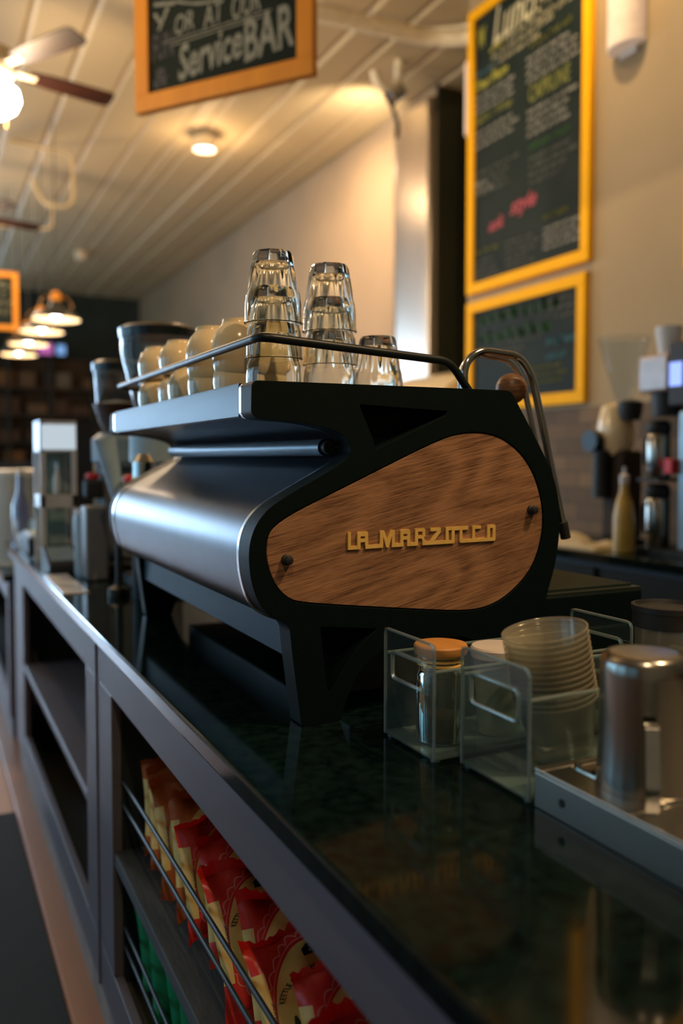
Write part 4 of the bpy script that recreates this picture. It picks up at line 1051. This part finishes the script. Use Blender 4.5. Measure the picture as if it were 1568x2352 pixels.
# brewer
by0, by1 = 2.318, 2.46
t = thing('coffee_brewer', (2.70, 2.30, CT), 'tall coffee brewer with a glowing blue-white display at the right edge', 'coffee brewer')
MB().box(2.72, 2.90, 2.05, by1, CT, CT + .76).build('rear_column', M_rubber, t, bevel=.008)
MB().box(2.50, 2.90, by0, by1, CT + .62, CT + .76).build('brew_head', mat('pinkish steel head', (.50, .42, .40), .35, .6), t, bevel=.01)
MB().lathe([(.055, .53), (.06, .60), (.06, .619)], (2.58, 2.39, CT), 28).build('brew_basket', M_rubber, t)
MB().box(2.50, 2.90, 2.00, by0 - .003, CT + .56, CT + .80).build('control_tower', M_rubber, t, bevel=.01)
MB().box(2.494, 2.4995, 2.248, 2.302, CT + .635, CT + .722).build('display', emit('blue-white display', (.30, .42, 1.0), 1.6), t, smooth=0)
MB().box(2.50, 2.90, 2.00, by1 + .02, CT + .001, CT + .02).build('base_tray', M_rubber, t, smooth=0)
def airpot(x, y, z, lab, r=.047, h=.25):
    t = thing('coffee_server', (x, y, z), lab, 'coffee server')
    MB().lathe([(r*.95, 0), (r, .004), (r, h*.72), (r*.9, h*.76)], (x, y, z), 32).build('steel_body', M_steel, t)
    MB().lathe([(r*.92, h*.76), (r*1.02, h*.79), (r*1.02, h*.93), (r*.7, h), (0, h)], (x, y, z), 32).build('lid', M_rubber, t)
    MB().tube(fillet([(x - r, y, z + h*.68), (x - r - .028, y, z + h*.68), (x - r - .028, y, z + h*.25), (x - r, y, z + h*.25)], .01, 4), .006, 8).build('handle', M_rubber, t)
airpot(2.575, 2.425, CT + .0205, 'lower steel coffee server with a black lid standing under the brewer')
st = thing('server_stand', (2.60, 2.42, CT + .28), 'small black shelf bracket holding the upper coffee server', 'stand')
MB().box(2.52, 2.719, 2.37, 2.48, CT + .278, CT + .29).build('shelf_plate', M_rubber, st, smooth=0)
airpot(2.575, 2.425, CT + .2905, 'upper steel coffee server with a dark lid under the brew head', .045, .225)
t = thing('hot_water_tower', (2.60, 2.2, CT + .02), 'pale blue steel hot water tower with a red tap at the right edge', 'dispenser')
MB().box(2.53, 2.70, 2.06, 2.290, CT + .0205, CT + .545).build('tower_body', mat('pale blue steel', (.35, .48, .55), .35, .5), t, bevel=.01)
MB().box(2.50, 2.545, 2.290, 2.328, CT + .31, CT + .365).build('tap', M_red, t, bevel=.003)
def foam_stack(x, y, z, n, lab0):
    for k in range(n):
        o = MB().lathe([(.034, 0), (.036, .001), (.050, .085), (.052, .086), (.052, .090), (.049, .090), (.047, .082)], (x, y, z + k*.012), 28, cap=True).build('paper_cup', M_white, at=(x, y, z + k*.012))
        tag(o, 'white paper cup ' + lab0 + (', bottom of its stack' if k == 0 else ', middle of its stack' if k == 1 else ', top of its stack'), 'cup', 'paper cups on the brewer')
foam_stack(2.60, 2.405, CT + .7605, 3, 'on the brew head left of the tower')
foam_stack(2.57, 2.235, CT + .8005, 3, 'on top of the control tower')
def towel(loc, sx, sy, h, lab, seed):
    r = random.Random(seed); m = MB(); n = 14; V = {}
    for i in range(n+1):
        for j in range(n+1):
            u, v = i/n*2-1, j/n*2-1
            e = max(0, 1 - max(abs(u), abs(v))**4)
            V[i, j] = m.bm.verts.new((loc[0] + u*sx, loc[1] + v*sy, loc[2] + .002 + h * e**.5 * (.55 + .45*sin(u*3 + seed)*cos(v*4 + seed*2)) ))
    for i in range(n):
        for j in range(n): m.bm.faces.new([V[i, j], V[i+1, j], V[i+1, j+1], V[i, j+1]])
    B_ = {}
    ring = [(i, 0) for i in range(n)] + [(n, j) for j in range(n)] + [(n - i, n) for i in range(n)] + [(0, n - j) for j in range(n)]
    low = [m.bm.verts.new((V[q].co.x, V[q].co.y, loc[2] + .0005)) for q in ring]
    for k in range(len(ring)): 
        a, b_ = ring[k], ring[(k+1) % len(ring)]; m.bm.faces.new([V[a], V[b_], low[(k+1) % len(ring)], low[k]])
    m.bm.faces.new(low[::-1])
    tag(m.build('towel', M_towel, at=loc, smooth=60), lab, 'towel')
towel((2.50, 2.93, CT), .10, .20, .05, 'crumpled beige towel lying on the back counter behind the machine', 1.0)
towel((2.46, 2.66, CT), .08, .10, .035, 'smaller folded beige towel on the back counter under the grinder', 2.3)
t = thing('alcove_shelf', (3.9, 4.9, 0), 'low cabinet with a pale plate rack in the dark recess', 'cabinet')
MB().box(3.80, 4.45, 4.30, 5.50, 0, 2.0).build('cabinet_body', M_alcove, t, smooth=0, bevel=.01)
MB().box(3.79, 3.80, 4.35, 5.45, 1.85, 2.02).build('teal_panel', mat('dark teal panel', (.008, .05, .055), .4), t, smooth=0)
t = thing('pastry_table', (3.2, 4.95, 0), 'pale table with a bright curved cover seen under the dark recess', 'table')
MB().box(2.9, 3.75, 4.45, 5.5, 1.66, 1.70).build('tabletop', M_ceramic, t, smooth=0, bevel=.01)
for (a, b_) in ((2.95, 4.5), (3.7, 4.5), (2.95, 5.45), (3.7, 5.45)): MB().box(a - .025, a + .025, b_ - .025, b_ + .025, 0, 1.66).build('leg', M_steel, t, smooth=0)
MB().prism([(2.93 + .8*k/14, 1.70 + .16*sin(pi*k/14)) for k in range(15)], 'y', 4.5, 5.45).build('curved_cover', M_ceramic, t)

# ================================================================== things beyond the machine
def hopper_grinder(x, y, lab, r=.105, zt=1.645, body=M_greyplastic):
    t = thing('espresso_grinder', (x, y, CT), lab, 'grinder', 'espresso grinders beyond the machine')
    MB().box(x - .09, x + .09, y - .11, y + .11, CT, CT + .035).build('base', M_rubber, t, bevel=.008)
    MB().box(x - .06, x + .06, y - .03, y + .10, CT + .035, CT + .36).build('body', body, t, bevel=.02)
    MB().lathe([(.07, .34), (.085, .36), (.085, .43), (.06, .45)], (x, y + .01, CT), 32).build('burr_housing', M_bluegrey, t)
    MB().lathe([(.045, .45), (.065, .49), (r, .66), (r, zt - CT - .03)], (x, y + .01, CT), 40, cap=False).build('hopper', M_hopper, t)
    MB().lathe([(.044, .452), (.060, .49), (.078, .545), (0, .56)], (x, y + .01, CT), 32).build('coffee_beans', mat('roasted beans', (.05, .02, .008), .5, scale=200) if 'roasted beans' not in bpy.data.materials else bpy.data.materials['roasted beans'], t)
    MB().lathe([(r + .004, zt - CT - .035), (r + .006, zt - CT - .01), (r*.9, zt - CT), (0, zt - CT)], (x, y + .01, CT), 40).build('hopper_lid', mat('smoked lid', (.01, .018, .022), .25) if 'smoked lid' not in bpy.data.materials else bpy.data.materials['smoked lid'], t)
    MB().box(x - .115, x - .06, y - .05, y + .03, CT + .24, CT + .30).build('doser', M_rubber, t, bevel=.01)
    MB().lathe([(.012, .3005), (.022, .304), (.022, .318), (.01, .322)], (x - .088, y - .01, CT), 20).build('red_knob', M_red, t)
    return t
hopper_grinder(.615, 2.42, 'grinder with a wide clear hopper and dark lid right behind the machine')
hopper_grinder(.580, 2.82, 'grinder with a smaller clear hopper standing farther along the bar', .075, 1.585)
for z in (0,):
    t = thing('paddle_handle', (.47, 2.30, CT), 'tilted pale blue lever handle on a stand just past the machine', 'handle')
    MB().lathe([(.03, 0), (.03, .02), (.01, .03), (.008, .28), (.012, .30)], (.47, 2.30, CT), 20).build('stand', M_rubber, t)
    MB().tube([(.472, 2.30, CT + .25), (.440, 2.32, CT + .42)], [.016, .030], 16).build('grip', M_bluegrey, t)
# milk jug, bottle tops etc. in the glow behind the machine
t = thing('sugar_shaker', (.52, 2.22, CT), 'steel and amber shaker visible under the far end of the tray', 'shaker')
MB().lathe([(.03, 0), (.032, .01), (.032, .22)], (.52, 2.22, CT), 24).build('shaker_body', M_rubber, t)
MB().lathe([(.033, .2205), (.034, .24), (.034, .30), (.030, .32)], (.52, 2.22, CT), 24).build('amber_band', mat('amber steel', (.6, .42, .14), .25, .8), t)
MB().lathe([(.03, .3205), (.03, .36), (.015, .38), (0, .38)], (.52, 2.22, CT), 24).build('cap', M_chrome, t)
tag(MB().box(.435, .50, 2.60, 2.70, CT + .0003, CT + .225).build('napkin_dispenser', M_greyplastic, at=(.47, 2.65, CT), bevel=.008), 'tall grey napkin box standing on the counter left of the machine', 'dispenser')
# order display: white frame on a pole
t = thing('order_display', (.44, 3.10, CT), 'white framed order display on a thin dark pole', 'display')
MB().rod((.42, 3.262, CT + .01), (.42, 3.262, CT + .40), .012, 14).build('pole', mat('dark blue pole', (.01, .04, .055), .4), t)
MB().lathe([(.07, 0), (.07, .008), (.02, .014)], (.42, 3.262, CT), 28).build('pole_base', M_rubber, t)
t2 = thing('glass_cabinet', (.43, 3.08, CT), 'small white framed glass cabinet with black side standing on the counter', 'display cabinet')
xa, xb, ya, yb, za, zb = .355, .475, 3.0, 3.18, CT, CT + .49
m = MB()
for q0, q1 in ((ya, ya + .012), (yb - .012, yb)):
    m.box(xa, xb, q0, q1, zb - .10, zb).box(xa, xb, q0, q1, za + .20, za + .245).box(xa, xa + .018, q0, q1, za, zb - .1).box(xb - .018, xb, q0, q1, za, zb - .1)
MB().box(xa + .004, xb - .004, ya - .003, ya - .0005, zb - .092, zb - .008).build('header_glow', emit('added header glow', (.62, .72, .80), .85), t2, smooth=0)  # glowing strip added to brighten the cabinet front
m.box(xa, xa + .018, ya, yb, zb - .10, zb).box(xa, xa + .018, ya, yb, za + .2, za + .245)
m.build('white_frame', M_white, t2, smooth=0, bevel=.002)
MB().box(xb + .0005, xb + .055, ya, yb, za, zb - .004).build('black_side', M_rubber, t2, smooth=0)
MB().box(xa, xb, ya, yb, zb + .0005, zb + .006).build('top', M_white, t2, smooth=0)
MB().box(xa + .018, xb - .018, ya + .004, ya + .008, za + .245, zb - .1).build('pane', M_windowglass, t2, smooth=0)
MB().box(xa + .018, xb - .018, yb - .03, yb - .02, za, zb - .1).build('back', mat('pale green lining', (.36, .50, .42), .5), t2, smooth=0)
MB().lathe([(.014, .246), (.014, .30), (.006, .33), (.006, .35)], (.42, 3.07, za), 16).build('small_bottle', M_white, t2)
t = thing('card_terminal', (.40, 2.92, CT), 'sloping dark card terminal lying on the counter near its far end', 'terminal')
MB().prism([(2.80, CT + .001), (3.02, CT + .001), (3.02, CT + .075), (2.80, CT + .03)], 'x', .355, .46).build('terminal_body', M_rubber, t, bevel=.004)
MB().prism([(2.84, CT + .0385), (2.99, CT + .0690), (2.99, CT + .0705), (2.84, CT + .040)], 'x', .365, .45).build('screen', M_bluegrey, t, smooth=0)
t = thing('cash_till', (.42, 3.46, CT), 'flat dark till drawer with glinting keys at the far end of the counter', 'till')
MB().box(.35, .62, 3.34, 3.66, CT + .0005, CT + .07).build('till_body', M_rubber, t, bevel=.008)
MB().box(.36, .50, 3.36, 3.62, CT + .0705, CT + .08).build('keys', M_bluegrey, t, bevel=.002)
tag(MB().box(.335, .405, 2.38, 2.78, CT + .0004, CT + .004).build('paper_sheet', mat('glossy white paper', (.85, .86, .84), .25, col2=(.80, .81, .80)), at=(.40, 2.4, CT), bevel=.001, smooth=0), 'glossy white sheet lying flat on the counter edge beyond the machine', 'paper')
t = thing('travel_mug', (.452, 2.735, CT), 'blue-grey mug standing between the glass cabinet and the napkin box', 'mug')
MB().lathe([(.028, 0), (.030, .01), (.032, .18), (.028, .195)], (.452, 2.735, CT), 28).build('mug_body', M_bluegrey, t)
MB().lathe([(.029, .1955), (.029, .21), (0, .215)], (.452, 2.735, CT), 24).build('lid', M_white, t)
for i, (x, y, h_) in enumerate(((.375, 3.62 + .12, .19), (.46, 3.90, .16), (.56, 3.74, .17))):
    g = copy_tree(g0); g.location = (x, y - .02, CT + .112); g.rotation_euler = (pi, 0, .4 * i)
    tag(g, 'upright glass at the far end of the counter, ' + ['at its left edge', 'farthest back by the bottles', 'right of the till'][i], 'glass', 'upright glasses at the far end')
# jars and tubs at the far left
def tub(x, y, z, r, h, lab, m_, name='storage_tub', cat='tub'):
    t = thing(name, (x, y, z), lab, cat)
    MB().lathe([(r*.86, 0), (r*.9, .004), (r, h*.96), (r*1.03, h*.965), (r*1.03, h)], (x, y, z), 36).build('tub_body', m_, t)
    MB().lathe([(r*1.05, h + .0008), (r*1.05, h + .02), (r*.9, h + .026), (0, h + .026)], (x, y, z), 36).build('lid', M_frost, t)
tub(.46, 4.45, .746, .17, .44, 'large milky round tub on the low counter at the left edge', M_frost)
tub(.80, 4.30, .746, .13, .46, 'second milky tub on the low counter, right of the largest one', M_frost)
BOT = [(.38, 3.90, .30, .034, (.20, .25, .45), 'clear bluish bottle at the far end of the high counter'), (.50, 3.82, .36, .030, (.10, .012, .03), 'dark red bottle standing between clear ones'),
       (.62, 3.90, .34, .036, (.35, .42, .55), 'tall clear bottle behind the till'), (.46, 3.79, .20, .030, (.5, .58, .7), 'short bright glass bottle in front of the till end')]
for x, y, h, r, c, lab in BOT:
    t = thing('bottle', (x, y, CT), lab, 'bottle')
    MB().lathe([(r, 0), (r, h*.55), (r*.45, h*.74), (r*.38, h*.98)], (x, y, CT), 24).build('bottle_body', mat('bottle glass ' + lab[:14], c, .12, spec=.8), t)
    MB().lathe([(r*.45, h*.985), (r*.45, h*1.06), (0, h*1.06)], (x, y, CT), 20).build('cap', M_white, t)
# far back of the room
bw = thing('back_bar', (1.6, 15.2, 0), 'brown timber back bar with shelves along the far wall', 'back bar')
MB().box(-1.5, 3.5, 15.25, 15.39, 0, 2.95).build('timber_cladding', M_darkwood, bw, smooth=0)
for z in (1.5, 1.95, 2.4): MB().box(-1.5, 3.5, 14.95, 15.25, z, z + .04).build('shelf', M_darkwood, bw, smooth=0)
for k in range(8): MB().box(-1.45 + k*.68, -1.39 + k*.68, 14.97, 15.25, 1.2, 2.95).build('upright', mat('dark upright', (.018, .016, .010), .7) if k == 0 else bpy.data.materials['dark upright'], bw, smooth=0)
MB().box(-1.5, 3.5, 14.5, 15.25, 0, 1.2).build('base_cabinet', M_cabdark, bw, smooth=0)
rb = random.Random(5); cols = [(.20, .075, .015), (.16, .12, .08), (.07, .03, .012), (.14, .07, .03), (.07, .06, .05), (.03, .02, .014)]
bm_ = [mat('box card %s' % 'abcdef'[i], c, .7) for i, c in enumerate(cols)]
names = ['amber', 'cream', 'brown', 'tan', 'grey', 'dark']; rows = {1.2: 'base cabinet', 1.54: 'lowest shelf', 1.99: 'middle shelf', 2.44: 'top shelf'}
for z in (1.2, 1.54, 1.99, 2.44):
    x = .30; n = 0
    while x < 3.3:
        wd_ = rb.uniform(.12, .34); hh = rb.uniform(.14, .27); ci = rb.randrange(6)
        side = 'left part' if x < 1.3 else 'middle' if x < 2.3 else 'right part'
        tag(MB().box(x, x + wd_, 15.0, 15.22, z + .0005, z + hh).build('carton', bm_[ci], at=(x + wd_/2, 15.1, z), smooth=0, bevel=.004), '%s carton on the %s of the back bar, %s' % (names[ci], rows[z], side), 'box', 'cartons on the back bar: %s %s %s' % (names[ci], rows[z], side))
        x += wd_ + rb.uniform(.03, .22)
for lab, x0, x1, z0, z1, c, s_ in (('glowing purple bar sign on the far wall', 1.76, 1.98, 2.98, 3.16, (.62, .16, .52), .9), ('small glowing blue sign right of the purple one', 2.05, 2.19, 2.98, 3.14, (.22, .42, .80), 1.0), ('small pale lilac glowing sign at the far left', .80, .98, 3.05, 3.22, (.62, .5, .8), 1.0)):
    t = thing('lit_sign', ((x0 + x1)/2, 14.9, z0), lab, 'sign')
    MB().box(x0 - .02, x1 + .02, 14.88, 14.93, z0 - .02, z1 + .02).build('sign_case', M_rubber, t, smooth=0)
    MB().box(x0, x1, 14.868, 14.879, z0, z1).build('sign_face', emit('sign light ' + lab[:13], c, s_), t, smooth=0)
    MB().rod(((x0 + x1)/2, 14.905, z1 + .02), ((x0 + x1)/2, 14.905, CEIL - .02), .006, 8).build('hanger', M_rubber, t)
t = thing('wall_speaker', (3.40, 9.5, 2.45), 'black speaker on a bracket high on the beige wall behind the cups', 'speaker')
MB().box(3.20, 3.46, 9.2, 9.55, 2.40, 2.80).build('cabinet', M_rubber, t, bevel=.02)
MB().rod((3.46, 9.38, 2.6), (3.555, 9.38, 2.6), .03, 12).build('bracket', M_rubber, t)
tb = thing('side_table', (2.6, 8.0, 0), 'dark long table along the beige wall beyond the machine', 'table')
MB().box(2.5, 3.5, 7.0, 12.0, .82, .88).build('tabletop', M_darkwood, tb, smooth=0)
for (a, b_) in ((2.55, 7.05), (3.45, 7.05), (2.55, 11.95), (3.45, 11.95)): MB().box(a - .03, a + .03, b_ - .03, b_ + .03, 0, .82).build('leg', M_rubber, tb, smooth=0)
